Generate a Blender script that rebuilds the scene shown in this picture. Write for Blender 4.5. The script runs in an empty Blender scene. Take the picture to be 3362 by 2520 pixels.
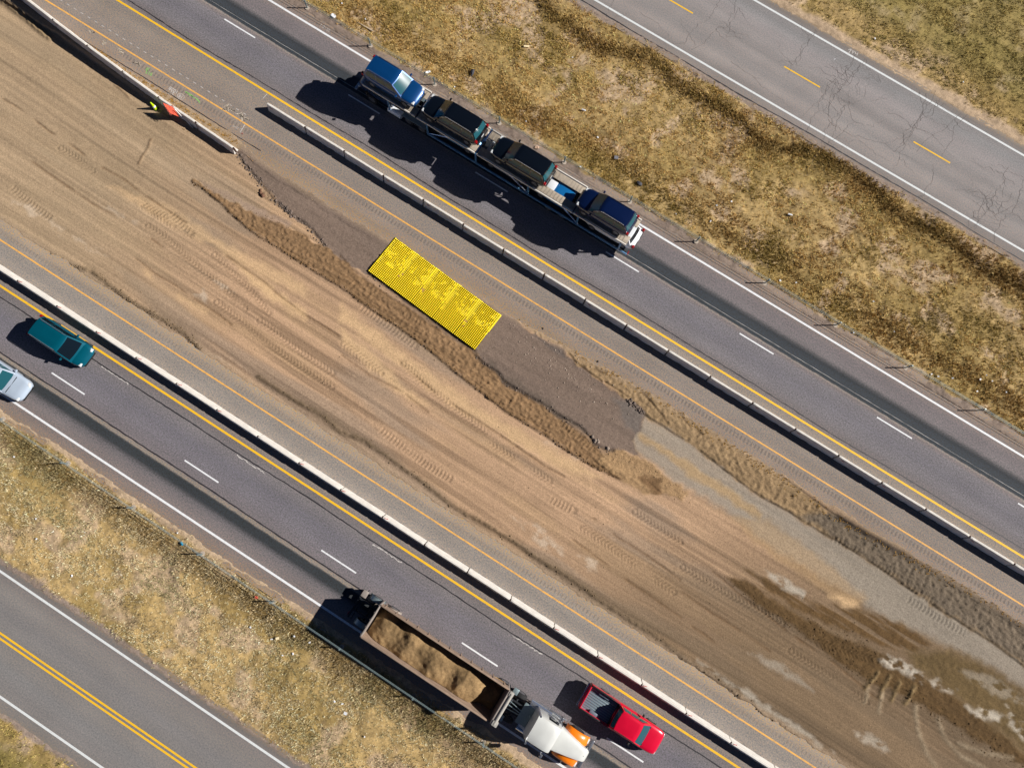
import bpy, bmesh, math, random
import numpy as np
from mathutils import Vector, Matrix, Quaternion
random.seed(7); rng = np.random.default_rng(11)
PI = math.pi
sc = bpy.context.scene
COL = sc.collection

# ------------------------------------------------------------------ camera, sky, sun, exposure
# world axes: x runs along the highway (towards the lower right of the photo), y across it, z up; metres
F_PX, TX, TY, CAM_H, TH = 2330.0, -0.0279654565, -0.156945581, 53.3769, -0.563228371
IW, IH = 3362.0, 2520.0
_n = np.array([TX, TY, -1.0]); _n /= np.linalg.norm(_n)
_z = -_n; _x = np.array([1.0, 0, 0]); _x -= _z * (_x @ _z); _x /= np.linalg.norm(_x); _y = np.cross(_z, _x)
_c, _s = math.cos(TH), math.sin(TH)
RCAM = np.array([[_c, _s, 0], [-_s, _c, 0], [0, 0, 1]]) @ np.array([_x, _y, _z])
cd = bpy.data.cameras.new('camera'); cam = bpy.data.objects.new('camera', cd); COL.objects.link(cam)
cd.sensor_fit = 'HORIZONTAL'; cd.sensor_width = 36.0; cd.lens = 36.0 * F_PX / IW
cd.clip_start = 0.5; cd.clip_end = 6000
m4 = Matrix.Identity(4)
for i in range(3):
    for j in range(3): m4[i][j] = RCAM[i, j]
m4[2][3] = CAM_H
cam.matrix_world = m4
sc.camera = cam

SUN_EL, SUN_AZ = math.radians(32.5), math.radians(32.5)
w = bpy.data.worlds.new("World"); sc.world = w; w.use_nodes = True
wn = w.node_tree
sky = wn.nodes.new('ShaderNodeTexSky'); sky.sky_type = 'NISHITA'; sky.sun_disc = False
sky.sun_elevation = SUN_EL; sky.sun_rotation = PI / 2 - SUN_AZ
sky.air_density = 0.36; sky.dust_density = 0.0; sky.ozone_density = 4.0; sky.altitude = 3000
bg = wn.nodes['Background']; bg.inputs['Strength'].default_value = 0.05
wn.links.new(sky.outputs['Color'], bg.inputs['Color'])
sl = bpy.data.lights.new('sun', 'SUN'); sl.energy = 5.0; sl.angle = math.radians(0.5); sl.color = (1.0, 0.95, 0.89)
so = bpy.data.objects.new('sun', sl); COL.objects.link(so)
sd = Vector((math.cos(SUN_EL) * math.cos(SUN_AZ), math.cos(SUN_EL) * math.sin(SUN_AZ), math.sin(SUN_EL)))
so.rotation_mode = 'QUATERNION'; so.rotation_quaternion = (-sd).to_track_quat('-Z', 'Y'); so.location = sd * 200
sc.view_settings.view_transform = 'Standard'; sc.view_settings.look = 'None'
sc.view_settings.exposure = 0.35; sc.view_settings.gamma = 1.0; sc.view_settings.use_curve_mapping = False

# ------------------------------------------------------------------ small helpers
def G(px, py, z=0.0):
    """photo pixel (3362 wide) -> the point of the place at height z seen there"""
    d = RCAM @ np.array([(px - IW / 2) / F_PX, -(py - IH / 2) / F_PX, -1.0])
    k = (CAM_H - z) / -d[2]
    return float(d[0] * k), float(d[1] * k)
FR = {1: (0, 0), 2: (1121, 0), 3: (2242, 0), 4: (0, 840), 5: (1121, 840), 6: (2242, 840), 7: (0, 1680), 8: (1121, 1680), 9: (2242, 1680)}
def Q(fr, pts, z=0.0):
    if isinstance(fr, tuple): x0, y0, k = fr
    else: x0, y0 = FR[fr]; k = 1.9735
    return [G(x0 + a / k, y0 + b / k, z) for a, b in pts]
def lin(r, g, b):
    f = lambda c: (c / 255 / 12.92) if c / 255 <= 0.04045 else ((c / 255 + 0.055) / 1.055) ** 2.4
    return np.array([f(r), f(g), f(b)])
def link(o, parent=None):
    COL.objects.link(o)
    if parent is not None: o.parent = parent
    return o
def tag(o, label=None, cat=None, group=None, kind=None):
    if label: o['label'] = label
    if cat: o['category'] = cat
    if group: o['group'] = group
    if kind: o['kind'] = kind
    return o
def thing(name, label, cat, loc=(0, 0, 0), rz=0.0, group=None):
    o = bpy.data.objects.new(name, None); o.empty_display_size = 0.3
    o.location = loc; o.rotation_euler = (0, 0, rz)
    link(o); return tag(o, label, cat, group)
def copy_tree(o, parent=None):
    c = o.copy(); link(c, parent)
    for ch in list(o.children): copy_tree(ch, c)
    return c

# ------------------------------------------------------------------ materials
def new_mat(name):
    m = bpy.data.materials.new(name); m.use_nodes = True
    return m, m.node_tree, m.node_tree.nodes['Principled BSDF']
def mat(name, col, rough=0.6, metal=0.0, nscale=6.0, namt=0.12, bump=0.0, bscale=20.0, coat=0.0, spec=0.5):
    m, nt, b = new_mat(name)
    b.inputs['Roughness'].default_value = rough; b.inputs['Metallic'].default_value = metal
    b.inputs['Coat Weight'].default_value = coat; b.inputs['Coat Roughness'].default_value = 0.05
    b.inputs['Specular IOR Level'].default_value = spec
    tc = nt.nodes.new('ShaderNodeTexCoord')
    n = nt.nodes.new('ShaderNodeTexNoise'); n.inputs['Scale'].default_value = nscale; n.inputs['Detail'].default_value = 5
    nt.links.new(tc.outputs['Object'], n.inputs['Vector'])
    mr = nt.nodes.new('ShaderNodeMapRange'); mr.inputs['From Min'].default_value = 0.25; mr.inputs['From Max'].default_value = 0.75
    mr.inputs['To Min'].default_value = 1 - namt; mr.inputs['To Max'].default_value = 1 + namt
    nt.links.new(n.outputs['Fac'], mr.inputs['Value'])
    mx = nt.nodes.new('ShaderNodeVectorMath'); mx.operation = 'SCALE'; mx.inputs[0].default_value = tuple(col)
    nt.links.new(mr.outputs['Result'], mx.inputs['Scale']); nt.links.new(mx.outputs['Vector'], b.inputs['Base Color'])
    if bump:
        n2 = nt.nodes.new('ShaderNodeTexNoise'); n2.inputs['Scale'].default_value = bscale; n2.inputs['Detail'].default_value = 4
        nt.links.new(tc.outputs['Object'], n2.inputs['Vector'])
        bp = nt.nodes.new('ShaderNodeBump'); bp.inputs['Strength'].default_value = bump; bp.inputs['Distance'].default_value = 0.02
        nt.links.new(n2.outputs['Fac'], bp.inputs['Height']); nt.links.new(bp.outputs['Normal'], b.inputs['Normal'])
    return m
def attr_mat(name, rough=0.95, speck=0.22, scale=9.0, bump=0.35, bscale=14.0, trans=0.0):
    """surface whose own colour is stored per point (soil kinds, straw kinds) plus grain"""
    m, nt, b = new_mat(name)
    b.inputs['Roughness'].default_value = rough; b.inputs['Specular IOR Level'].default_value = 0.15
    a = nt.nodes.new('ShaderNodeAttribute'); a.attribute_name = 'Col'
    if speck == 0:
        nt.links.new(a.outputs['Color'], b.inputs['Base Color']); return m
    tc = nt.nodes.new('ShaderNodeTexCoord')
    n = nt.nodes.new('ShaderNodeTexNoise'); n.inputs['Scale'].default_value = scale; n.inputs['Detail'].default_value = 4; n.inputs['Roughness'].default_value = 0.7
    nt.links.new(tc.outputs['Object'], n.inputs['Vector'])
    mr = nt.nodes.new('ShaderNodeMapRange'); mr.inputs['From Min'].default_value = 0.3; mr.inputs['From Max'].default_value = 0.7
    mr.inputs['To Min'].default_value = 1 - speck; mr.inputs['To Max'].default_value = 1 + speck
    nt.links.new(n.outputs['Fac'], mr.inputs['Value'])
    mx = nt.nodes.new('ShaderNodeVectorMath'); mx.operation = 'SCALE'
    nt.links.new(a.outputs['Color'], mx.inputs[0]); nt.links.new(mr.outputs['Result'], mx.inputs['Scale'])
    nt.links.new(mx.outputs['Vector'], b.inputs['Base Color'])
    if bump:
        n2 = nt.nodes.new('ShaderNodeTexNoise'); n2.inputs['Scale'].default_value = bscale; n2.inputs['Detail'].default_value = 5
        nt.links.new(tc.outputs['Object'], n2.inputs['Vector'])
        bp = nt.nodes.new('ShaderNodeBump'); bp.inputs['Strength'].default_value = bump; bp.inputs['Distance'].default_value = 0.05
        nt.links.new(n2.outputs['Fac'], bp.inputs['Height']); nt.links.new(bp.outputs['Normal'], b.inputs['Normal'])
    return m
def road_mat(name, stops, wob=0.05, speck=0.2, streak=0.08, warm=0.0):
    """worn asphalt: colour across the road from a ramp on y, with long streaks and aggregate grain"""
    t0, t1 = stops[0][0], stops[-1][0]
    m, nt, b = new_mat(name)
    b.inputs['Roughness'].default_value = 0.85; b.inputs['Specular IOR Level'].default_value = 0.25
    N = nt.nodes.new; L = nt.links.new
    tc = N('ShaderNodeTexCoord')
    def noise(sx, sy, detail=3, rough=0.55):
        mp = N('ShaderNodeMapping'); mp.inputs['Scale'].default_value = (sx, sy, 1); L(tc.outputs['Object'], mp.inputs['Vector'])
        n = N('ShaderNodeTexNoise'); n.inputs['Scale'].default_value = 1.0; n.inputs['Detail'].default_value = detail; n.inputs['Roughness'].default_value = rough
        L(mp.outputs['Vector'], n.inputs['Vector']); return n.outputs['Fac']
    def rng_(v, lo, hi, a=0.3, c=0.7):
        r = N('ShaderNodeMapRange'); r.inputs['From Min'].default_value = a; r.inputs['From Max'].default_value = c
        r.inputs['To Min'].default_value = lo; r.inputs['To Max'].default_value = hi; L(v, r.inputs['Value']); return r.outputs['Result']
    def mth(op, a, c):
        n = N('ShaderNodeMath'); n.operation = op
        for i, v in enumerate((a, c)):
            if isinstance(v, (int, float)): n.inputs[i].default_value = v
            else: L(v, n.inputs[i])
        return n.outputs[0]
    sp = N('ShaderNodeSeparateXYZ'); L(tc.outputs['Object'], sp.inputs[0])
    y = mth('ADD', sp.outputs['Y'], rng_(noise(1.6, 3.0, 5, 0.65), -wob, wob))
    fac = mth('DIVIDE', mth('SUBTRACT', y, t0), t1 - t0)
    cr = N('ShaderNodeValToRGB'); e = cr.color_ramp.elements
    while len(e) < len(stops): e.new(0.5)
    for i, (t, c) in enumerate(stops):
        e[i].position = (t - t0) / (t1 - t0); e[i].color = (*lin(*c), 1)
    L(fac, cr.inputs['Fac'])
    k = mth('MULTIPLY', rng_(noise(9, 9, 4, 0.85), max(0, 1 - speck * 1.7), 1 + speck * 1.7), rng_(noise(0.06, 1.1, 4), 1 - streak, 1 + streak))
    k = mth('MULTIPLY', k, rng_(noise(0.35, 0.5, 4), 1 - streak, 1 + streak))
    sc_ = N('ShaderNodeVectorMath'); sc_.operation = 'SCALE'; L(cr.outputs['Color'], sc_.inputs[0]); L(k, sc_.inputs['Scale'])
    hs = N('ShaderNodeHueSaturation'); L(sc_.outputs['Vector'], hs.inputs['Color'])
    L(rng_(noise(7, 7, 2), 0.485, 0.515), hs.inputs['Hue']); L(rng_(noise(9, 9, 2), 0.2, 1.8), hs.inputs['Saturation'])
    L(hs.outputs['Color'], b.inputs['Base Color'])
    bp = N('ShaderNodeBump'); bp.inputs['Strength'].default_value = 0.25; bp.inputs['Distance'].default_value = 0.01
    L(noise(45, 45, 3), bp.inputs['Height']); L(bp.outputs['Normal'], b.inputs['Normal'])
    return m
def paint_mat(name, col, wear=0.35, scale=7.0):
    """road paint, chipped and worn through in places"""
    m, nt, b = new_mat(name); b.inputs['Roughness'].default_value = 0.7
    N = nt.nodes.new; L = nt.links.new
    tc = N('ShaderNodeTexCoord'); n = N('ShaderNodeTexNoise'); n.inputs['Scale'].default_value = scale; n.inputs['Detail'].default_value = 6; n.inputs['Roughness'].default_value = 0.75
    L(tc.outputs['Object'], n.inputs['Vector'])
    r = N('ShaderNodeMapRange'); r.inputs['From Min'].default_value = 0.5; r.inputs['From Max'].default_value = 0.72; r.inputs['To Min'].default_value = 0; r.inputs['To Max'].default_value = wear
    L(n.outputs['Fac'], r.inputs['Value'])
    mx = N('ShaderNodeMix'); mx.data_type = 'RGBA'; mx.inputs[6].default_value = (*col, 1); mx.inputs[7].default_value = (*lin(128, 118, 108), 1)
    L(r.outputs['Result'], mx.inputs[0]); L(mx.outputs[2], b.inputs['Base Color'])
    return m
def carpaint(name, col, rough=0.28, metal=0.3):
    return mat(name, col, rough=rough, metal=metal, nscale=1.5, namt=0.06, coat=0.8)

M = {}
M['concrete'] = mat('concrete', lin(226, 221, 212), 0.9, nscale=2.2, namt=0.12, bump=0.3, bscale=18)
M['concrete_foot'] = mat('concrete_footing', lin(178, 165, 150), 0.95, nscale=5, namt=0.2, bump=0.4)
M['galv'] = mat('galvanised_steel', lin(150, 168, 172), 0.45, 0.6, nscale=12, namt=0.15)
M['cable'] = mat('steel_cable', lin(150, 170, 172), 0.5, 0.3, nscale=30, namt=0.2)
M['rust'] = mat('rusty_steel', lin(70, 45, 32), 0.8, 0.2, nscale=20, namt=0.3)
M['redpaint'] = mat('red_spray_paint', lin(190, 40, 30), 0.7, nscale=20, namt=0.3)
M['mat_base'] = mat('muddy_shaded_yellow_base', lin(104, 84, 26), 0.8, nscale=5, namt=0.3)  # mud and the shade between the studs, both put into this dark base colour
M['mat_yellow'] = mat('yellow_plastic', lin(255, 228, 12), 0.45, nscale=1.3, namt=0.10)
M['mat_dust'] = mat('dusty_yellow_plastic', lin(222, 178, 90), 0.8, nscale=3, namt=0.2)
M['white_line'] = paint_mat('white_road_paint', lin(236, 238, 240), 0.45, 5)
M['white_line_old'] = paint_mat('white_road_paint_weathered', lin(222, 226, 226), 0.35)
M['yellow_line'] = paint_mat('yellow_road_paint', lin(246, 192, 26), 0.45, 5)
M['orange_line'] = paint_mat('orange_road_paint', lin(238, 178, 88), 0.8, 3.5)
M['faint_paint'] = paint_mat('faint_white_paint', lin(205, 200, 195), 0.9, 14)
M['green_paint'] = paint_mat('green_spray_paint', lin(140, 190, 110), 0.9, 12)
M['red_faint'] = paint_mat('faint_red_spray_paint', lin(205, 130, 120), 0.9, 12)
M['tar'] = mat('crack_sealant', lin(46, 44, 48), 0.6, nscale=4, namt=0.25)
M['crack'] = mat('open_crack', lin(110, 103, 100), 0.9, nscale=2, namt=0.35)
M['groove'] = mat('milled_groove', lin(126, 115, 106), 0.95, nscale=9, namt=0.25)
M['tyre'] = mat('tyre_rubber', lin(34, 34, 36), 0.85, nscale=12, namt=0.2)
M['rim'] = mat('wheel_alloy', lin(150, 152, 156), 0.35, 0.8)
M['glass'] = mat('tinted_glass', lin(16, 26, 34), 0.06, 0.0, namt=0.02, spec=0.8)
M['glass_teal'] = mat('teal_sheen_glass', lin(34, 84, 94), 0.12, 0.0, namt=0.02, spec=0.55)  # teal reflection on the panes painted into the base colour, gloss kept low
M['black_trim'] = mat('black_trim', lin(24, 24, 26), 0.6, nscale=8)
M['lamp_red'] = mat('tail_lamp', lin(150, 14, 18), 0.2, spec=0.7)
M['lamp_white'] = mat('headlamp_lens', lin(225, 230, 232), 0.15, spec=0.8)
M['chrome'] = mat('chrome', lin(225, 228, 232), 0.18, 0.9, namt=0.03)
M['dark_steel'] = mat('dark_steel', lin(46, 50, 56), 0.6, 0.4, nscale=5, namt=0.25)
M['deck_steel'] = mat('deck_steel', lin(170, 158, 142), 0.55, 0.2, nscale=5, namt=0.2)
M['grey_steel'] = mat('dusty_grey_steel', lin(158, 148, 140), 0.6, 0.1, nscale=3, namt=0.15)
M['dirt_steel'] = mat('dirt_coated_steel', lin(150, 128, 110), 0.85, 0.0, nscale=3, namt=0.2)

# ------------------------------------------------------------------ mesh helpers
def np_mesh(name, V, Fc, m, col=None, smooth=False, parent=None):
    V = np.asarray(V, np.float32); Fc = np.asarray(Fc, np.int32); k = Fc.shape[1]
    me = bpy.data.meshes.new(name)
    me.vertices.add(len(V)); me.vertices.foreach_set('co', V.ravel())
    me.loops.add(Fc.size); me.loops.foreach_set('vertex_index', Fc.ravel())
    me.polygons.add(len(Fc)); me.polygons.foreach_set('loop_start', np.arange(0, Fc.size, k, dtype=np.int32))
    try: me.polygons.foreach_set('loop_total', np.full(len(Fc), k, np.int32))
    except Exception: pass
    if smooth: me.polygons.foreach_set('use_smooth', np.ones(len(Fc), bool))
    me.update(calc_edges=True)
    if col is not None:
        a = me.attributes.new('Col', 'FLOAT_COLOR', 'POINT')
        c4 = np.ones((len(V), 4), np.float32); c4[:, :3] = col; a.data.foreach_set('color', c4.ravel())
    me.materials.append(m)
    return link(bpy.data.objects.new(name, me), parent)
class MB:
    """collects boxes, tubes and lofts for one mesh object"""
    def __init__(s): s.bm = bmesh.new()
    def box(s, x0, x1, y0, y1, z0, z1, bev=0.0, R=None):
        r = bmesh.ops.create_cube(s.bm, size=1.0)['verts']
        c = Vector(((x0 + x1) / 2, (y0 + y1) / 2, (z0 + z1) / 2)); d = (x1 - x0, y1 - y0, z1 - z0)
        for v in r:
            p = Vector((v.co.x * d[0], v.co.y * d[1], v.co.z * d[2]))
            v.co = (R @ p if R else p) + c
        if bev: 
            es = list({e for v in r for e in v.link_edges})
            bmesh.ops.bevel(s.bm, geom=es, offset=bev, segments=2, affect='EDGES', profile=0.5)
        return s
    def quad(s, *p):
        vs = [s.bm.verts.new(q) for q in p]; s.bm.faces.new(vs); return s
    def rings(s, rings, cap=True, closed=True):
        vr = [[s.bm.verts.new(p) for p in r] for r in rings]; n = len(vr[0])
        for a, b in zip(vr[:-1], vr[1:]):
            for i in range(n if closed else n - 1):
                j = (i + 1) % n; s.bm.faces.new((a[i], a[j], b[j], b[i]))
        if cap: s.bm.faces.new(vr[0][::-1]); s.bm.faces.new(vr[-1])
        return s
    def tube(s, p, q, r, n=8, r2=None):
        p = Vector(p); q = Vector(q); d = (q - p).normalized(); a = d.orthogonal().normalized(); b = d.cross(a)
        r2 = r if r2 is None else r2
        mk = lambda c, rr: [c + (a * math.cos(2 * PI * i / n) + b * math.sin(2 * PI * i / n)) * rr for i in range(n)]
        return s.rings([mk(p, r), mk(q, r2)])
    def cyl_y(s, x, z, r, y0, y1, n=20, ri=None):
        """wheel-like drum on a cross axis with rounded shoulders"""
        e = 0.12 * r; prof = [(y0, r - e), (y0 + e * 0.5, r - e * 0.2), (y0 + e, r), (y1 - e, r), (y1 - e * 0.5, r - e * 0.2), (y1, r - e)]
        return s.rings([[(x + math.cos(2 * PI * i / n) * rr, yy, z + math.sin(2 * PI * i / n) * rr) for i in range(n)] for yy, rr in prof])
    def build(s, name, m, parent=None, smooth=True, ang=35):
        bmesh.ops.recalc_face_normals(s.bm, faces=s.bm.faces[:])
        me = bpy.data.meshes.new(name); s.bm.to_mesh(me); s.bm.free(); me.materials.append(m)
        if smooth:
            me.shade_smooth()
            try: me.set_sharp_from_angle(angle=math.radians(ang))
            except Exception: pass
        return link(bpy.data.objects.new(name, me), parent)

# value noise on arrays
_LAT = rng.random((8, 512, 512))
def vn(x, y, seed=0):
    L = _LAT[seed % 8]; x = np.asarray(x, float) + 37.7 * seed + 4096; y = np.asarray(y, float) + 91.3 * seed + 4096
    xi = np.floor(x).astype(np.int64); yi = np.floor(y).astype(np.int64); fx = x - xi; fy = y - yi
    fx = fx * fx * (3 - 2 * fx); fy = fy * fy * (3 - 2 * fy)
    a = L[xi & 511, yi & 511]; b = L[(xi + 1) & 511, yi & 511]; c = L[xi & 511, (yi + 1) & 511]; d = L[(xi + 1) & 511, (yi + 1) & 511]
    return (a * (1 - fx) + b * fx) * (1 - fy) + (c * (1 - fx) + d * fx) * fy
def fbm(x, y, oct=4, seed=0, gain=0.5):
    s_, a, t = 0, 1.0, 0
    for o in range(oct):
        s_ = s_ + a * vn(x * 2 ** o, y * 2 ** o, seed + o); t += a; a *= gain
    return s_ / t
def sstep(a, b, x): 
    t = np.clip((x - a) / (b - a), 0, 1); return t * t * (3 - 2 * t)
def inpoly(x, y, P):
    r = np.zeros(x.shape, bool); n = len(P)
    for i in range(n):
        x0, y0 = P[i]; x1, y1 = P[(i + 1) % n]
        if y0 == y1: continue
        r ^= ((y0 > y) != (y1 > y)) & (x < (x1 - x0) * (y - y0) / (y1 - y0) + x0)
    return r
def pdist(x, y, P, closed=False):
    """distance, side (+ left) and arc length to a polyline"""
    D = np.full(x.shape, 1e9); S = np.zeros(x.shape); A = np.zeros(x.shape); acc = 0.0
    P = list(P) + ([P[0]] if closed else [])
    for (x0, y0), (x1, y1) in zip(P[:-1], P[1:]):
        dx, dy = x1 - x0, y1 - y0; l2 = dx * dx + dy * dy
        if l2 < 1e-9: continue
        u = np.clip(((x - x0) * dx + (y - y0) * dy) / l2, 0, 1)
        ex, ey = x - (x0 + u * dx), y - (y0 + u * dy); d = np.hypot(ex, ey)
        k = d < D; D = np.where(k, d, D); S = np.where(k, np.sign(dx * ey - dy * ex), S); A = np.where(k, acc + u * math.sqrt(l2), A)
        acc += math.sqrt(l2)
    return D, S, A

# ------------------------------------------------------------------ the ground: one sheet to the horizon, finely divided where the photo shows it
def ne_edge(s): return np.interp(s, [-60, -33, -30, -26, -20, -7, 1, 6, 20, 50], [13.0, 12.95, 12.35, 12.22, 12.3, 12.35, 12.7, 13.0, 13.1, 13.1])
SWO, SWI = -14.10, -2.62            # edges of the south-west carriageway
NEO = 24.92                         # outer edge of the north-east carriageway
FS0, FS1 = -30.75, -22.95           # south-west frontage road
FN0, FN1 = 38.25, 47.05             # north-east frontage road
def road_sd(s, t):
    """> 0 inside a paved band: distance to its nearest edge"""
    wob = (vn(s * 0.9, t * 0.9, 1) - 0.5) * 0.22 + (vn(s * 4.0, t * 4.0, 2) - 0.5) * 0.16 + (vn(s * 0.15, t * 0.2, 3) - 0.5) * 0.25
    d = np.maximum.reduce([np.minimum(t - FS0, FS1 - t), np.minimum(t - SWO, SWI - t), np.minimum(t - ne_edge(s), NEO - t), np.minimum(t - FN0, FN1 - t)])
    return d + wob
def height(s, t):
    s = np.asarray(s, float); t = np.asarray(t, float)
    sd = road_sd(s, t); out = sstep(0.0, 0.6, -sd)
    verge = (fbm(s * 0.35, t * 0.35, 3, 4) - 0.5) * 0.25 + (fbm(s * 1.6, t * 1.6, 3, 5) - 0.5) * 0.14
    med = ((t > -3) & (t < 13.2)).astype(float)
    medh = (fbm(s * 0.12, t * 0.4, 3, 6) - 0.5) * 0.16
    # ground falls away beside the angled barrier row
    tb = np.interp(s, [-62, -57.3, -53.6, -49.95, -46.3, -42.62, -38.97, -35.27, -31.5, -20], [14.2, 13.72, 13.32, 12.96, 12.64, 12.36, 12.12, 11.99, 11.84, 11.5])
    medh = medh - 0.38 * np.clip((-36.5 - s) / 10.5, 0, 1.3) * sstep(tb - .28, tb - .62, t) * sstep(-1, 5, t)
    h = np.where(med > 0, medh, verge - 0.10 * sstep(0.4, 3, -sd))
    h = h * out + np.where(sd > 0, -0.07 * sstep(-0.02, 0.10, sd), 0.012 * sstep(0.0, 0.06, -sd))
    return h

ss = np.unique(np.round(np.concatenate([[-2600, -900, -300, -140, -95, -76, -68], np.arange(-62, 50, 0.09), [52, 58, 70, 100, 250, 800, 2600]]), 4))
tt = np.unique(np.round(np.concatenate([[-2600, -900, -260, -110, -70, -52], np.arange(-44, -30.4, 0.14), np.arange(-30.4, -23.3, 0.6), np.arange(-23.3, -13.9, 0.11),
     np.arange(-13.9, -3.1, 0.6), np.arange(-3.1, 13.35, 0.068), np.arange(13.4, 24.7, 0.6), np.arange(24.7, 38.5, 0.11), np.arange(38.5, 46.9, 0.6), np.arange(46.9, 64, 0.14), [67, 75, 100, 260, 900, 2600]]), 4))
gs, gt = np.meshgrid(ss, tt, indexing='ij')
gz = height(gs, gt); gz[(np.abs(gs) > 62) | (gt < -44) | (gt > 64)] = -0.05
gc = np.zeros(gs.shape + (3,))

# --- verges: thatch, bare soil and gravel edges
def verge_colour(s, t):
    thatch = lin(192, 164, 112); olive = lin(150, 128, 78); bare = lin(188, 164, 136); brown = lin(104, 82, 46); grav = lin(148, 132, 120); green = lin(138, 128, 72)
    n1 = fbm(s * 0.18, t * 0.35, 4, 2)[..., None]; n2 = fbm(s * 0.8, t * 0.9, 4, 3)[..., None]; n3 = vn(s * 5, t * 5, 4)[..., None]; n4 = vn(s * 2.4, t * 9, 5)[..., None]
    c = thatch * (0.54 + 0.46 * n2) * np.where(t < -13, 1.12, 1.0)[..., None] + 0 * n1
    c = c + (olive - c) * sstep(0.45, 0.62, n1) * 0.7
    c = c + (bare - c) * sstep(0.55, 0.72, fbm(s * 0.55, t * 0.6, 3, 6))[..., None] * 0.8
    c = c * (0.62 + 0.50 * n3 + 0.25 * n4)
    d = -road_sd(s, t)
    # dark weedy belts
    b = np.exp(-((t - 36.6 - (vn(s * 0.25, 0 * t, 3) - .5) * 2.2) / 0.75) ** 2) * (0.5 + 0.6 * vn(s * 0.5, t * 0.8, 6))
    b = b + 0.8 * np.exp(-((t + 15.6 + (vn(s * 0.3, 0 * t, 5) - .5) * 0.8) / 0.8) ** 2)
    c = c + (brown - c) * np.clip(b, 0, 1)[..., None] * 0.8
    far = (sstep(49.5, 52, t) + sstep(-31.6, -33, t))[..., None]
    c = c + (green * (0.6 + 0.6 * n2) - c) * far * 0.55
    # gravel and dust beside the asphalt
    wd = np.where(t > 47, 1.25, np.where((t > 24) & (t < 30), 0.85, np.where((t > 37) & (t < 39), 0.75, np.where((t < -13) & (t > -17), 0.55, 0.5))))
    wd = wd * (0.6 + 0.9 * fbm(s * 0.5, t * 0.5, 3, 1))
    e = sstep(1.0, 0.55, d / wd)[..., None]
    gcol = np.where(((t > 47) | ((t < -13) & (t > -17)))[..., None], bare * 0.95, grav)
    gcol = np.where(((t > 24) & (t < 30))[..., None], lin(140, 124, 112), gcol)
    c = c + (gcol * (0.78 + 0.42 * n3) - c) * e
    return c
vm = (gt < -2.0) | (gt > 13.4)
gc[vm] = verge_colour(gs[vm], gt[vm])

_far = (np.abs(gs) > 62.05) | (gt < -44.05) | (gt > 64.05)
gc[_far] = lin(158, 136, 92)

# --- the graded median
mi = np.where((tt > -3.2) & (tt < 13.45))[0]; j0, j1 = mi[0], mi[-1] + 1
S, T = gs[:, j0:j1], gt[:, j0:j1]; Hm = gz[:, j0:j1].copy()
Tw = T + 1.2 * (vn(S * 0.05, T * 0.08, 1) - 0.5)
jx = S + (fbm(S * 1.5, T * 1.5, 3, 2) - .5) * 0.7; jy = T + (fbm(S * 1.5, T * 1.5, 3, 5) - .5) * 0.55       # ragged outlines
tan = lin(184, 152, 122)
st1 = fbm(S * 0.06, Tw * 1.5, 3, 3); st2 = .5 * fbm(S * 0.07, Tw * 4.5, 3, 4) + .5 * fbm(S * 0.05, Tw * 9.0, 2, 1); st4 = sstep(.62, .8, vn(S * .04, Tw * 7.0, 5)) - sstep(.62, .8, vn(S * .05, Tw * 6.0, 2)); st3 = fbm(S * 0.5, Tw * 0.7, 4, 6); fine = fbm(S * 5, T * 6, 3, 7)
C = tan * (0.43 + 0.42 * st1 + 0.56 * st2 + 0.14 * st3 + 0.07 * st4)[..., None]
warm = sstep(0.50, 0.68, fbm(S * 0.13, Tw * 0.8, 3, 5))[..., None]
C = C + (lin(192, 160, 122) * (0.7 + 0.4 * st2[..., None]) - C) * warm * 0.35
cool = sstep(0.52, 0.70, fbm(S * 0.10, Tw * 0.6, 3, 0))[..., None]
C = C + (lin(146, 132, 118) * (0.75 + 0.3 * st2[..., None]) - C) * cool * 0.5
dk = sstep(0.55, 0.75, fbm(S * 0.09, Tw * 2.4, 3, 2))[..., None]
C = C * (1 - 0.30 * dk)
far = sstep(4, 24, S - .8 * T + (fbm(S * .1, T * .3, 2, 4) - .5) * 12)[..., None]
C = C + (lin(112, 95, 74) * (0.42 + 0.46 * st1 + 0.62 * st2 + .1 * st3 + .07 * st4)[..., None] - C) * far * 0.85
lf = sstep(-22, -40, S)[..., None]
C = C + (lin(168, 147, 119) * (0.52 + 0.38 * st1 + 0.42 * st2 + .1 * st3 + .06 * st4)[..., None] - C) * lf * 0.8
Hm += (st2 - 0.5) * 0.030 + (fine - 0.5) * 0.014

def box_of(P, pad):
    P = np.array(P); a = np.searchsorted(ss, P[:, 0].min() - pad); b = np.searchsorted(ss, P[:, 0].max() + pad)
    tj = tt[j0:j1]; c_ = np.searchsorted(tj, P[:, 1].min() - pad); d_ = np.searchsorted(tj, P[:, 1].max() + pad)
    return slice(max(a, 0), min(b, len(ss))), slice(max(c_, 0), min(d_, len(tj)))
def zone(P, col, soft=0.12, amt=1.0, dh=0.0, rough=0.0, rs=4.0, var=0.3, pat=None, seed=0):
    """a patch of another soil: ragged outline, own colour, own relief"""
    k = box_of(P, 1.0); x, y = jx[k], jy[k]
    D, _, _ = pdist(x, y, P, True); ins = inpoly(x, y, P)
    m = sstep(-soft, soft, np.where(ins, D, -D)) * amt
    if pat is not None: m = m * pat(S[k], T[k])
    n = fbm(S[k] * rs, T[k] * rs, 4, seed + 1, 0.65); l = fbm(S[k] * 0.2, Tw[k] * 2.2, 3, seed + 3)
    cc = lin(*col) * (1 - var * 0.9 + var * (0.9 * n + 0.9 * l))[..., None]
    C[k] = C[k] + (cc - C[k]) * m[..., None]
    Hm[k] += m * (dh + rough * (n - 0.5))
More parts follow.
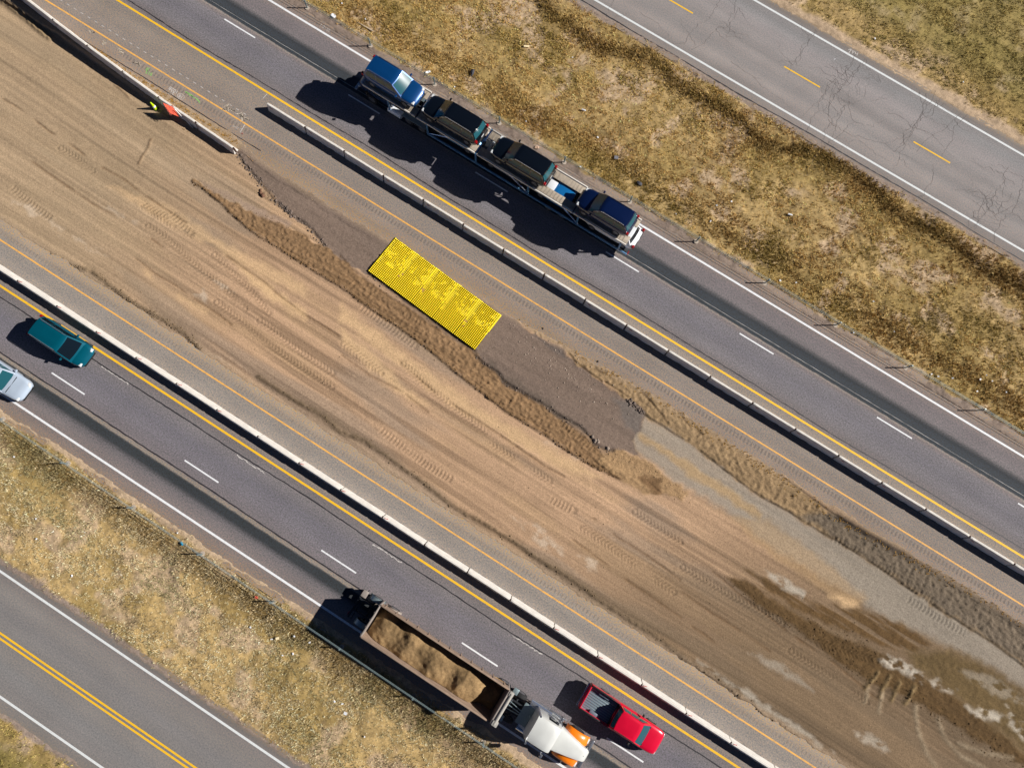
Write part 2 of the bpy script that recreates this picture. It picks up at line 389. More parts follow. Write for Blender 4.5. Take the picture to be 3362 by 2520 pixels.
def ridge(P, h, wd, lump=0.5, col=None, cw=1.3, amt=0.7, brk=0.0, seed=0):
    """a windrow or rut left by the grader; negative h cuts a groove"""
    k = box_of(P, wd * 4 + .4); x = S[k] + (fbm(S[k] * 2.2, T[k] * 2.2, 3, seed) - .5) * 0.22; y = T[k] + (fbm(S[k] * 0.5, T[k] * 1.1, 4, seed + 2) - .5) * 0.15
    D, sd_, A = pdist(x, y, P)
    n = fbm(S[k] * 3.5, T[k] * 3.5, 3, seed + 4, 0.7)
    on = sstep(brk - 0.12, brk + 0.12, vn(S[k] * 0.6, 0 * S[k] + seed, seed + 1)) if brk > 0 else 1.0
    g = np.exp(-(D / wd) ** 2) * on
    Hm[k] += h * g * (1 - lump + 2 * lump * n)
    if col is not None:
        gc_ = (np.exp(-(D / (wd * cw)) ** 2) * on * amt * (0.5 + n))[..., None]
        C[k] = C[k] + (lin(*col) * (0.7 + 0.6 * n)[..., None] - C[k]) * np.clip(gc_, 0, 1)
def tread(P, half=0.24, amp=0.03, pitch=0.30, chev=1.0, seed=0, dark=0.85, keep=0.35):
    """tyre prints: a shallow rut carrying a chevron of lugs"""
    k = box_of(P, 1.0); D, sg, A = pdist(S[k], T[k], P); m = sstep(half + 0.07, half - 0.03, D)
    m = m * sstep(keep - .15, keep + .15, vn(A * 0.55, 0 * A + 3.3, seed))
    ph = np.sin(2 * PI * (A / pitch + chev * D / 0.34))
    Hm[k] += m * (amp * ph - 0.012)
    C[k] = C[k] * (1 - (1 - dark) * m * (0.5 - 0.5 * ph))[..., None]

kM = (860, 300, 4.422); kA = (1600, 1000, 3.685); kB = (1900, 1280, 3.685); kC = (400, 600, 2.115)
# old milled asphalt shoulder left in the median
mill_up = Q(1, [(1540, 935), (1640, 965), (1760, 1035)]) + Q(kM, [(0, 850), (200, 960), (400, 1090), (640, 1250), (900, 1400), (1100, 1540), (1270, 1658)]) + \
          Q(5, [(620, 60), (800, 150), (950, 245), (1040, 330), (1110, 380), (1190, 470), (1300, 540), (1420, 610), (1490, 670), (1600, 750), (1720, 860), (1850, 930), (1960, 1015)])
mill_end = Q(5, [(1965, 1035), (1930, 1100), (1880, 1195), (1905, 1260), (1930, 1310), (1850, 1272)])
mill_low = Q(5, [(1760, 1262), (1700, 1250), (1640, 1220), (1600, 1160), (1530, 1090), (1440, 1050), (1350, 990), (1290, 950), (1180, 890), (1110, 850), (1050, 810), (1010, 750), (960, 720), (920, 690), (880, 650), (862, 615)]) + \
           Q(5, [(520, 345), (170, 112), (60, 70), (-20, 20)])[1:] + Q(1, [(2150, 1640), (2100, 1590), (2060, 1540), (2010, 1480), (1960, 1440), (1880, 1390), (1820, 1330), (1760, 1270), (1700, 1200), (1640, 1130), (1600, 1080), (1560, 1030), (1535, 980)])
mill = mill_up + mill_end + mill_low
# rough dark brown windrow strip
br_up = Q(1, [(1250, 1165), (1450, 1280), (1640, 1385), (1720, 1405), (1800, 1440), (1900, 1490), (2000, 1540), (2100, 1600), (2200, 1655)]) + Q(5, [(60, 75), (170, 165), (300, 255), (430, 340), (560, 430), (700, 520), (830, 600), (870, 645), (930, 700), (1000, 755), (1050, 825), (1150, 885), (1290, 965), (1400, 1045), (1500, 1115), (1590, 1180), (1640, 1240), (1690, 1300)])
br_low = Q(1, [(1250, 1180), (1330, 1230), (1420, 1300), (1510, 1390), (1600, 1470), (1700, 1540), (1800, 1600), (1870, 1650)]) + Q(5, [(0, 200), (100, 270), (200, 345), (330, 430), (470, 530), (600, 630), (720, 730), (830, 820), (960, 920), (1080, 1010), (1200, 1080), (1330, 1160), (1450, 1250), (1560, 1320), (1700, 1390), (1800, 1440)])
gr_up = Q(kB, [(800, 300), (1000, 420), (1250, 590), (1450, 730), (1620, 850), (1700, 920), (1850, 1030), (2000, 1150), (2200, 1285)]) + Q(9, [(690, 0), (870, 120), (1000, 190), (1130, 270), (1300, 380), (1450, 490), (1600, 590), (1800, 720), (2000, 840), (2211, 1000), (2500, 1200)])
gr_low = Q(kB, [(640, 570), (660, 700), (760, 800), (950, 930), (1100, 1060), (1300, 1190), (1480, 1270), (1650, 1400), (1800, 1470), (2050, 1600)]) + Q(9, [(330, 20), (480, 160), (700, 300), (900, 430), (1100, 540), (1250, 640), (1400, 720), (1560, 790), (1700, 860), (1850, 930), (2000, 1000), (2211, 1140), (2500, 1330)])
wd_up = Q(kA, [(330, 90), (570, 200), (800, 340), (1000, 460), (1200, 580), (1350, 680), (1500, 770), (1700, 890), (1900, 1010), (2150, 1160)]) + Q(kB, [(1100, 150), (1300, 300), (1500, 420), (1700, 540), (1900, 660), (2150, 815)]) + Q(9, [(960, 0), (1200, 140), (1500, 300), (1830, 470), (2000, 570), (2211, 700), (2500, 890)])
wd_low = Q(kA, [(330, 140), (500, 270), (640, 370), (780, 440), (900, 520), (1000, 600), (1040, 670), (1150, 760), (1270, 830), (1380, 930), (1500, 1020), (1650, 1130), (1780, 1220)]) + gr_up
zone(gr_up + gr_low[::-1], (154, 145, 132), 0.35, 0.8, 0, 0.02, 3, 0.2)
zone(Q(kB, [(720, 490), (1000, 660), (1300, 860), (1650, 1080), (2000, 1330), (2200, 1480), (2200, 1560), (1900, 1380), (1600, 1190), (1300, 1010), (1000, 760), (740, 580)]), (176, 146, 104), 0.25, 0.7, 0, 0.02, 3, 0.25)
zone(Q(9, [(330, 20), (560, 60), (900, 300), (1200, 560), (1100, 620), (860, 480), (640, 330), (400, 140)]), (176, 146, 108), 0.3, 0.5, 0, 0.03, 4, 0.25)
zone(wd_up + wd_low[::-1], (150, 126, 94), 0.10, 0.9, 0.0, 0.22, 4, 0.6, seed=2)
zone(Q(9, [(760, 20), (960, 0), (1200, 140), (1500, 300), (1830, 470), (2000, 570), (2211, 700), (2500, 890), (2500, 1190), (2211, 990), (2000, 835), (1800, 715), (1600, 585), (1300, 375), (1000, 185)]), (104, 94, 82), 0.3, 0.88, 0, 0.14, 4, 0.5, seed=3)
ridge(Q(9, [(1000, 30), (1200, 150), (1500, 300), (1830, 480), (2000, 590), (2211, 745), (2450, 900)]), -0.05, 0.22, 0.6, (52, 46, 42), 1.3, 0.85, seed=1)
zone(mill, (124, 108, 97), 0.05, 0.95, -0.02, 0.04, 6, 0.36, seed=1)
zone(Q(kA, [(0, 640), (140, 770), (330, 900), (620, 1080), (900, 1300), (1200, 1480), (1180, 1560), (900, 1390), (620, 1190), (330, 1010), (200, 930), (0, 760)]), (104, 92, 82), 0.16, 0.75, 0, 0.04, 6, 0.25)
zone(Q(kA, [(560, 350), (760, 440), (930, 540), (1030, 670), (960, 640), (800, 560), (640, 440)]), (106, 96, 90), 0.15, 0.8, 0, 0.03, 6, 0.25)
zone(Q(kA, [(1500, 1130), (1720, 1180), (1880, 1310), (1800, 1560), (1650, 1480), (1640, 1300)]), (112, 104, 98), 0.25, 0.8, 0, 0.03, 6, 0.25)
zone(Q(kM, [(300, 1180), (700, 1400), (1000, 1620), (900, 1640), (500, 1420), (200, 1200)]), (98, 84, 74), 0.25, 0.75, 0, 0.03, 6, 0.25)
zone(br_up + br_low[::-1], (138, 110, 80), 0.08, 0.95, 0.03, 0.24, 5, 0.55, seed=4)
zone(Q(kB, [(280, 760), (480, 730), (620, 780), (800, 850), (1000, 1010), (1180, 1120), (1300, 1230), (1240, 1330), (1020, 1270), (760, 1230), (480, 1060), (330, 980), (200, 870)]), (164, 134, 98), 0.15, 0.9, 0.05, 0.10, 5, 0.45, seed=5)
zone(Q(kB, [(730, 1020), (840, 1060), (1020, 1080), (1020, 1270), (900, 1250), (760, 1110)]), (112, 86, 60), 0.2, 0.8, 0, 0.05, 4, 0.4)
# dark earth bands towards the lower right
zone(Q(9, [(280, 420), (420, 440), (520, 520), (640, 600), (800, 690), (1000, 800), (1200, 880), (1400, 960), (1600, 1100), (1800, 1230), (2000, 1380), (2211, 1560), (2500, 1800), (2500, 1960), (2211, 1658), (2000, 1530), (1850, 1440), (1700, 1330), (1500, 1220), (1350, 1150), (1200, 1090), (1050, 1000), (960, 930), (830, 820), (700, 730), (540, 640), (400, 530)]), (92, 71, 44), 0.22, 0.92, 0.03, 0.12, 4, 0.5, seed=6)
zone(Q(9, [(300, 330), (540, 440), (700, 500), (850, 590), (960, 600), (1120, 630), (1300, 680), (1500, 770), (1600, 850), (1500, 910), (1300, 870), (1100, 790), (900, 710), (700, 610), (480, 470)]), (98, 75, 46), 0.3, 0.9, 0.02, 0.08, 3, 0.55, pat=lambda a, b: sstep(.36, .52, fbm(a * .3, b * 3.0, 3, 2)), seed=7)
zone(Q(9, [(1450, 900), (1700, 890), (1900, 960), (2211, 1160), (2500, 1340), (2500, 1800), (2211, 1550), (2000, 1380), (1700, 1150), (1500, 1010)]), (104, 86, 56), 0.5, 0.9, 0.0, 0.08, 3, 0.5, seed=3)
spot = lambda lo, hi, sd_: (lambda a, b: sstep(lo, hi, fbm(a * 1.3, b * 1.8, 4, sd_, .6)))
for fr, P, a in [(9, [(1270, 930), (1350, 920), (1460, 990), (1570, 1060), (1550, 1100), (1440, 1050), (1320, 990)], .95), (9, [(1580, 1090), (1660, 1090), (1780, 1150), (1740, 1180), (1620, 1140)], .8),
                 (9, [(1830, 1260), (1960, 1270), (2080, 1320), (2060, 1370), (1900, 1320)], .9), (9, [(2090, 1250), (2211, 1330), (2300, 1440), (2240, 1500), (2120, 1390)], .7), (9, [(540, 390), (640, 430), (780, 520), (770, 560), (640, 490), (540, 420)], .85),
                 (9, [(1760, 1000), (2000, 1060), (2211, 1200), (2211, 1260), (1960, 1150)], .35),
                 (9, [(90, 950), (400, 1140), (620, 1300), (760, 1400), (980, 1560), (930, 1560), (720, 1420), (560, 1310), (380, 1180), (160, 1010)], .7), (9, [(440, 910), (640, 980), (760, 1080), (860, 1170), (740, 1110), (560, 1000)], .5), (9, [(1100, 1420), (1230, 1440), (1360, 1540), (1280, 1550), (1120, 1460)], .6),
                 (8, [(1100, 20), (1260, 80), (1430, 230), (1440, 290), (1300, 220), (1180, 110)], .6), (8, [(1540, 290), (1650, 310), (1660, 380), (1580, 370)], .65), (5, [(1180, 1100), (1300, 1160), (1560, 1320), (1500, 1330), (1280, 1190)], .3),
                 (1, [(80, 1290), (200, 1340), (270, 1400), (180, 1390), (90, 1330)], .6), (1, [(480, 1540), (620, 1590), (700, 1650), (560, 1630)], .5), (1, [(290, 1420), (420, 1480), (400, 1540), (300, 1470)], .4), (1, [(640, 1290), (780, 1380), (760, 1400), (640, 1320)], .5),
                 (kC, [(640, 690), (740, 710), (780, 770), (700, 740)], .7), (kC, [(490, 760), (560, 740), (590, 800), (570, 840)], .7), (kC, [(0, 215), (100, 270), (90, 290), (0, 240)], .5), (4, [(1330, 610), (1500, 720), (1640, 820), (1660, 870), (1480, 750)], .55)]:
    zone(Q(fr, P), (204, 186, 164) if fr != 9 else (190, 180, 164), 0.22, a * .95, 0, 0.03, 5, 0.3, pat=spot(.38, .58, 3))
# brighter sandy passes
for fr, P, a in [(kC, [(830, 590), (930, 650), (1080, 760), (1269, 890), (1269, 950), (1080, 830), (930, 720), (860, 650)], .75), (5, [(0, 480), (120, 560), (300, 720), (420, 860), (560, 960), (480, 960), (300, 840), (140, 690), (0, 560)], .6), (5, [(0, 320), (200, 470), (420, 640), (640, 800), (900, 980), (1150, 1130), (1500, 1330), (1700, 1440), (1500, 1400), (1100, 1200), (700, 960), (300, 660), (0, 420)], .6),
                 (kC, [(600, 380), (1000, 560), (1269, 700), (1269, 800), (1000, 660), (700, 500)], .5), (kC, [(140, 600), (210, 640), (210, 670), (150, 640)], .6), (kC, [(400, 770), (600, 900), (560, 910), (400, 810)], .5), (1, [(700, 1200), (1100, 1340), (1500, 1600), (1300, 1560), (900, 1340)], .4), (9, [(940, 540), (1080, 560), (1140, 620), (1020, 600)], .7)]:
    zone(Q(fr, P), (212, 178, 136), 0.35, min(1, a * 1.3), 0, 0.01, 4, 0.22)
zone(Q(kC, [(560, 0), (700, 60), (900, 150), (1100, 240), (1200, 280), (1160, 310), (960, 230), (800, 130), (600, 40)]), (160, 138, 122), 0.25, 0.7)
# weedy strip between shoulder and the angled barrier row
zone([(-60, 13.15), (-42, 13.1), (-33, 13.0), (-31.4, 12.6), (-31.4, 11.95), (-36, 12.2), (-44, 12.75), (-52, 13.3), (-60, 13.9)], (152, 132, 106), 0.1, 0.9, 0, 0.10, 4, 0.55)
ridge([(-60, 13.05), (-46, 13.02), (-38, 13.0), (-32, 13.0)], -0.03, 0.05, 0.4, (78, 66, 52), 1.2, 0.8)
ridge(Q(1, [(-40, -40), (60, 30), (180, 130), (300, 225)]), 0.16, 0.22, 0.5, (150, 128, 92), 1.2, 0.5)
# windrows, ruts and crumbs
ridge(br_low, 0.07, 0.10, 0.9, (86, 66, 44), 1.5, 0.65, seed=1)
ridge([(a, b + 0.22) for a, b in br_low], -0.035, 0.10, 0.7, seed=3)
ridge([(a, b - 0.03) for a, b in br_up[8:]], -0.04, 0.10, 0.7, (84, 64, 44), 1.2, 0.4, seed=2)
for o_ in (.45, .8): ridge([(a, b + o_) for a, b in br_low[4:18]], -0.03, 0.06, 0.5, (112, 86, 60), 1.2, 0.4, brk=.4, seed=int(o_ * 10))
ridge(mill_low[:17], -0.05, 0.09, 0.8, (62, 54, 48), 1.6, 0.8, seed=2)
ridge(mill_low[20:], -0.05, 0.10, 0.9, (72, 62, 54), 1.5, 0.7, seed=5)
ridge(gr_up, -0.05, 0.07, 0.7, (64, 56, 46), 1.3, 0.75, brk=.3, seed=4)
ridge(wd_up[:22], -0.06, 0.05, 0.5, (58, 48, 40), 1.4, 0.8, seed=3)
for fr, P in [(kA, [(760, 330), (820, 390), (900, 470), (960, 520)]), (kA, [(1000, 600), (1060, 680), (1240, 820), (1380, 930)]), (kA, [(1290, 700), (1340, 790), (1400, 820)]), (kA, [(1850, 1010), (1930, 1100), (2000, 1200)]), (kA, [(1420, 930), (1560, 1020), (1700, 1120)]), (kB, [(760, 20), (830, 100), (890, 170)]), (kB, [(900, 180), (1000, 290), (1080, 400)]), (kB, [(1350, 340), (1430, 460), (1500, 540)]), (kB, [(1200, 250), (1280, 350), (1340, 430)])]:
    ridge(Q(fr, P), -0.05, 0.06, 0.6, (74, 58, 40), 1.3, 0.7, seed=5)
for fr, P, h in [(4, [(880, 20), (1000, 110), (1130, 190), (1260, 280), (1400, 370), (1500, 450)], -.035), (4, [(1470, 0), (1600, 90), (1720, 180), (1830, 270), (1960, 370), (2200, 520)], -.03), (1, [(0, 620), (80, 670), (200, 755), (290, 830), (400, 900), (520, 985), (660, 1080)], -.05),
              (1, [(660, 1080), (800, 1160), (900, 1240), (1060, 1350), (1200, 1440)], -.025), (5, [(380, 690), (600, 880), (800, 1010), (1000, 1140), (1170, 1260), (1300, 1350), (1440, 1430)], -.04), (1, [(150, 1000), (400, 1180), (600, 1320), (800, 1420), (1050, 1600)], -.03), (1, [(1050, 1090), (1160, 1180), (1230, 1190)], -.03),
              (5, [(0, 640), (180, 770), (400, 880), (560, 1010)], -.02), (5, [(820, 560), (860, 610)], -.03), (1, [(640, 480), (760, 560), (850, 640)], .05), (1, [(900, 1060), (940, 990), (980, 900)], .05), (8, [(1640, 40), (1800, 170), (1980, 280), (2200, 440)], -.03), (8, [(1500, 180), (1700, 330), (1900, 480), (2200, 680)], -.025),
              (9, [(0, 520), (200, 660), (420, 800), (560, 900)], -.025), (9, [(600, 700), (760, 830), (960, 960), (1100, 1080), (1300, 1240)], -.03), (9, [(0, 700), (150, 800), (300, 920)], -.03), (9, [(200, 390), (400, 560), (560, 680), (760, 840)], -.035), (kB, [(320, 970), (420, 1040), (500, 1080)], -.05), (kB, [(0, 720), (160, 830), (300, 960)], -.04), (kB, [(840, 1110), (900, 1170), (1000, 1250)], -.05)]:
    ridge(Q(fr, P), h, 0.08, 0.5, (104, 80, 56), 1.4, 0.5, brk=0.3, seed=int(abs(h) * 1000) % 7)
crumb = [Q(4, [(600, 105), (760, 225), (900, 325), (1060, 415), (1200, 505), (1300, 600)]), Q(4, [(1680, 785), (1800, 865), (1950, 955), (2100, 1045), (2212, 1145)]) + Q(5, [(150, 1195), (300, 1300), (500, 1440), (640, 1555), (750, 1640)]) + Q(8, [(950, 90), (1100, 180), (1250, 290), (1400, 380), (1550, 480), (1700, 590), (1850, 690), (2000, 780), (2200, 930)]) + Q(9, [(150, 1040), (300, 1140), (450, 1260), (600, 1370), (750, 1480), (900, 1580), (1100, 1720)]), Q(4, [(-60, -190), (250, -40), (420, 50), (560, 90)])]
for i, P in enumerate(crumb): ridge(P, 0.07, 0.16, 1.0, (92, 78, 60), 1.5, 0.75, seed=i)
for P in [Q(9, [(1180, 1140), (1260, 1040)]), Q(9, [(1270, 1190), (1340, 1060)]), Q(9, [(1350, 1220), (1400, 1100)]), Q(9, [(1440, 1240), (1500, 1130)])]:
    ridge(P, 0.09, 0.13, 0.3, (128, 108, 76), 1.3, 0.8, seed=2)
for P in [Q(9, [(1505, 1250), (1515, 1400), (1580, 1560), (1640, 1660)]), Q(9, [(1650, 1340), (1700, 1470), (1800, 1580), (1950, 1660)]), Q(9, [(1790, 1500), (1950, 1560), (2130, 1590)]), Q(9, [(1200, 1150), (1180, 1230)]), Q(9, [(1290, 1180), (1270, 1290)])]:
    ridge(P, 0.03, 0.16, 0.4, (152, 136, 112), 1.1, 0.6, seed=3)
tr = [(1, [(870, 1290), (1000, 1370), (1130, 1430), (1250, 1530)], -1), (kC, [(180, 300), (300, 380), (430, 500), (560, 620), (700, 720), (860, 880)], 1), (kC, [(140, 160), (250, 230), (360, 300)], -1), (kC, [(340, 210), (420, 300), (480, 350)], 0.2),
      (kC, [(640, 500), (760, 620), (880, 740), (1010, 900)], 1), (5, [(250, 1120), (350, 1200), (430, 1260), (560, 1360), (720, 1450)], 0.2), (5, [(400, 700), (560, 850), (760, 1010), (960, 1160)], 1), (5, [(0, 560), (100, 640), (260, 760)], -1), (5, [(1300, 1540), (1400, 1600), (1500, 1650)], 0.2),
      (9, [(0, 360), (130, 440), (300, 540), (500, 640), (640, 720)], 1), (9, [(700, 900), (860, 1010), (1040, 1120), (1200, 1240)], 1), (9, [(860, 840), (1040, 900), (1250, 960)], -1), (1, [(70, 1210), (200, 1320), (330, 1420)], 0.3), (1, [(380, 950), (480, 1010), (600, 1110)], 1), (8, [(1900, 0), (2050, 100), (2200, 200)], 1), (8, [(1550, 100), (1750, 230), (1950, 380), (2150, 520)], -1),
      (5, [(900, 1180), (1100, 1300), (1350, 1460)], 1), (4, [(1680, 420), (1900, 590), (2150, 760)], 1), (4, [(1400, 300), (1560, 420), (1700, 540), (1900, 690), (2150, 850)], 1), (kM, [(0, 1500), (120, 1560)], 1), (5, [(120, 330), (300, 450), (480, 590)], 0.2), (5, [(400, 380), (520, 440)], 0.3), (5, [(1420, 1080), (1560, 1190), (1640, 1260)], 0.2), (9, [(1450, 560), (1640, 680), (1850, 800)], .3), (9, [(900, 140), (1100, 230), (1400, 430), (1640, 600)], 0.2)]
for i, (fr, P, cv) in enumerate(tr): tread(Q(fr, P), 0.26, 0.030, 0.30, cv, i % 8, 0.82, 0.30)
# dust at the pavement edges
ed = sstep(0.55, 0.0, np.minimum(T + 2.62, ne_edge(S) + 0.0 - T))[..., None] * (S > -62)[..., None]
C = C + (lin(170, 148, 124) * (0.8 + 0.3 * fine)[..., None] - C) * ed * 0.6
C *= (0.94 + 0.12 * fine)[..., None]
blend = sstep(0.0, 0.12, -road_sd(S, T)); Hm = np.where((road_sd(S, T) > -0.55), np.maximum(Hm, 0.010), Hm)
gz[:, j0:j1] = gz[:, j0:j1] + (Hm - gz[:, j0:j1]) * blend
gc[:, j0:j1] = np.where(_far[:, j0:j1, None], lin(150, 128, 100), C)
ni, nj = gs.shape
idx = np.arange(ni * nj).reshape(ni, nj)
quads = np.stack([idx[:-1, :-1], idx[1:, :-1], idx[1:, 1:], idx[:-1, 1:]], -1).reshape(-1, 4)
ground = np_mesh('ground', np.stack([gs, gt, gz], -1).reshape(-1, 3), quads, attr_mat('soil', 0.95, 0.30, 10.0, 0.35, 14.0), np.clip(gc.reshape(-1, 3), 0.004, 0.9), True)
tag(ground, kind='structure')
def ground_z(s, t):
    """bilinear height of the finished sheet"""
    s = np.asarray(s, float); t = np.asarray(t, float)
    i = np.clip(np.searchsorted(ss, s) - 1, 0, ni - 2); j = np.clip(np.searchsorted(tt, t) - 1, 0, nj - 2)
    u = (s - ss[i]) / (ss[i + 1] - ss[i]); v = (t - tt[j]) / (tt[j + 1] - tt[j])
    return (gz[i, j] * (1 - u) + gz[i + 1, j] * u) * (1 - v) + (gz[i, j + 1] * (1 - u) + gz[i + 1, j + 1] * u) * v

# ------------------------------------------------------------------ paved roads (sheets), markings 4 mm above them
XA, XB = -130.0, 120.0
def sheet(name, m, pts_lo, pts_hi, z):
    mb = MB()
    for (a0, b0), (a1, b1), (c0, d0), (c1, d1) in zip(pts_lo[:-1], pts_lo[1:], pts_hi[:-1], pts_hi[1:]):
        mb.quad((a0, b0, z), (a1, b1, z), (c1, d1, z), (c0, d0, z))
    return tag(mb.build(name, m, smooth=False), kind='structure')
def strip(name, m, t0, t1, z=0.0, x0=XA, x1=XB): return sheet(name, m, [(x0, t0), (x1, t0)], [(x0, t1), (x1, t1)], z)
AS = (123, 119, 122)
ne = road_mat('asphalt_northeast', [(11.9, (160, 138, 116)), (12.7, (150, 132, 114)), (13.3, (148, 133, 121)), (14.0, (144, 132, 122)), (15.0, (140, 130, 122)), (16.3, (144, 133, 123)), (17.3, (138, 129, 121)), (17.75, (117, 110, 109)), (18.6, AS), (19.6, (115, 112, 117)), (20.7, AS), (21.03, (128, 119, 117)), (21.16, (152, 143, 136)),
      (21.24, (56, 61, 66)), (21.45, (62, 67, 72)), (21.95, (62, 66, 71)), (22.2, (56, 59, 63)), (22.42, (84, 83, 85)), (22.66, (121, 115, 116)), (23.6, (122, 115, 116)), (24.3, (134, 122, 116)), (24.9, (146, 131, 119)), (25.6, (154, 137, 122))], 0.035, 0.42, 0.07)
_xs = [XA, -60, -46, -33, -30, -26, -20, -7, 1, 6, 20, 50, XB]
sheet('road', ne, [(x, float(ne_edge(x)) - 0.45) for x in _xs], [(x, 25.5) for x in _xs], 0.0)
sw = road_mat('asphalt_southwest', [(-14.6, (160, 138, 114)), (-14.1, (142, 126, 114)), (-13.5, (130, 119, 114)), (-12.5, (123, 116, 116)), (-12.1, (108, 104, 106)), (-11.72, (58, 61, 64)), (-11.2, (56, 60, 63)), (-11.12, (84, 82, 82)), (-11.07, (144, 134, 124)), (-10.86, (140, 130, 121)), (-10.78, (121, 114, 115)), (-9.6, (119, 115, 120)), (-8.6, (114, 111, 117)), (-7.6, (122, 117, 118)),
      (-6.9, (121, 114, 113)), (-6.3, (140, 130, 122)), (-5.2, (146, 137, 129)), (-4.6, (140, 133, 127)), (-3.9, (146, 138, 130)), (-3.25, (154, 141, 128)), (-2.9, (168, 150, 130)), (-2.2, (178, 156, 130))], 0.035, 0.40, 0.07)
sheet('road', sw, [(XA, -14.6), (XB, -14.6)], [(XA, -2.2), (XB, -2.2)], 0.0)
fs = road_mat('asphalt_frontage_new', [(-31.2, (140, 126, 110)), (-30.6, (128, 122, 117)), (-29.6, (130, 126, 124)), (-28.4, (127, 125, 124)), (-27.6, (134, 129, 125)), (-26.8, (130, 126, 123)), (-25.4, (127, 124, 123)), (-24.4, (134, 129, 125)), (-23.5, (128, 122, 119)), (-23.05, (118, 112, 108)), (-22.5, (150, 132, 108))], 0.04, 0.26, 0.05)
strip('road', fs, -31.2, -22.5)
fn = road_mat('asphalt_frontage_old', [(37.8, (150, 132, 114)), (38.4, (138, 129, 123)), (39.2, (139, 133, 130)), (40.2, (154, 146, 142)), (41.0, (141, 136, 134)), (42.0, (150, 143, 140)), (42.6, (137, 132, 130)), (43.4, (148, 142, 140)), (44.6, (150, 144, 143)), (45.6, (139, 137, 137)), (46.4, (136, 132, 131)), (46.9, (128, 120, 114)), (47.4, (158, 142, 124))], 0.06, 0.24, 0.07)
strip('road', fn, 37.8, 47.4)
Z1 = 0.004; Z2 = 0.008
strip('edge_line', M['white_line'], 24.08, 24.24, Z1); strip('edge_line', M['yellow_line'], 17.29, 17.45, Z1); strip('edge_line', M['orange_line'], 14.14, 14.26, Z1)
strip('edge_line', M['white_line'], -13.29, -13.13, Z1); strip('edge_line', M['yellow_line'], -6.80, -6.64, Z1); strip('edge_line', M['orange_line'], -3.90, -3.78, Z1)
strip('edge_line', M['white_line_old'], -30.15, -29.99, Z1); strip('edge_line', M['white_line_old'], -23.44, -23.28, Z1)
strip('edge_line', M['white_line_old'], 38.95, 39.12, Z1); strip('edge_line', M['white_line_old'], 46.36, 46.53, Z1)
strip('centre_line', M['yellow_line'], -26.78, -26.64, Z1); strip('centre_line', M['yellow_line'], -27.08, -26.94, Z1)
def dashes(name, m, t, s0, per, ln, wd, n0, n1):
    mb = MB()
    for k in range(n0, n1):
        a = s0 + k * per
        mb.quad((a, t - wd / 2, Z1), (a + ln, t - wd / 2, Z1), (a + ln, t + wd / 2, Z1), (a, t + wd / 2, Z1))
    return tag(mb.build(name, m, smooth=False), kind='structure')
dashes('lane_line', M['white_line'], 20.75, -39.2, 12.192, 3.05, 0.11, -3, 8)
dashes('lane_line', M['white_line'], -9.97, -32.8, 12.192, 3.05, 0.11, -3, 8)
dashes('centre_line', M['yellow_line'], 42.5, -10.6, 12.192, 3.4, 0.12, -4, 7)
def ribbon(name, m, paths, z=Z1):
    """thin painted or sealed strokes along (x, y, half width) paths"""
    mb = MB()
    for P in paths:
        L_, R_ = [], []
        for i, (x, y, hw) in enumerate(P):
            a = P[max(i - 1, 0)]; b = P[min(i + 1, len(P) - 1)]; dx, dy = b[0] - a[0], b[1] - a[1]; l = math.hypot(dx, dy) or 1
            L_.append((x - dy / l * hw, y + dx / l * hw, z)); R_.append((x + dy / l * hw, y - dx / l * hw, z))
        for i in range(len(P) - 1): mb.quad(R_[i], R_[i + 1], L_[i + 1], L_[i])
    return tag(mb.build(name, m, smooth=False), kind='structure')
def wander(x0, x1, t, amp, step=0.35, hw=(0.025, 0.06), seed=0):
    r = random.Random(seed); P = []; x = x0; ph = r.random() * 50
    while x < x1:
        y = t + amp * (math.sin(x * 0.21 + ph) * .5 + math.sin(x * 0.53 + ph * 2) * .3) + r.uniform(-.018, .018)
        P.append((x, y, r.uniform(*hw))); x += step * r.uniform(.6, 1.3)
    return P
ribbon('sealed_joint', M['tar'], [wander(-62, 50, 17.82, 0.12, hw=(.02, .05), seed=1), wander(-60, 50, -7.45, 0.10, hw=(.03, .05), seed=2), wander(-60, 50, -10.76, 0.05, hw=(.035, .055), seed=3), wander(-60, 50, 38.35, 0.12, hw=(.025, .06), seed=4), wander(-60, -30, 13.0, 0.05, hw=(.02, .04), seed=8)], Z2)
ribbon('scratched_paint', M['faint_paint'], [[(x, 21.49 + random.uniform(-.012, .012), random.uniform(.004, .016)) for x in np.arange(-45, 50, .4)]] + [[(a + i * .12, -7.62 + random.uniform(-.05, .05), random.uniform(.01, .05)) for i in range(22)] for a in (-30, -17.6, -5.5, 6.6)], Z2)
# rumble strips: milled grooves beside the inner edge lines
gr = []
for x in np.arange(-44, 48, 0.305):
    gr.append([(x, 13.92, random.uniform(.05, .075)), (x + 0.02, 13.56, random.uniform(.05, .075))])
ribbon('rumble_strip', M['groove'], gr, Z1)
gr = [[(x, -3.50, random.uniform(.03, .05)), (x + 0.02, -3.22, random.uniform(.03, .05))] for x in np.arange(-58, 48, 0.305)]
gm = mat('milled_groove_dusty', lin(140, 128, 116), 0.95, nscale=2, namt=0.2)
ribbon('rumble_strip', gm, gr, Z1)
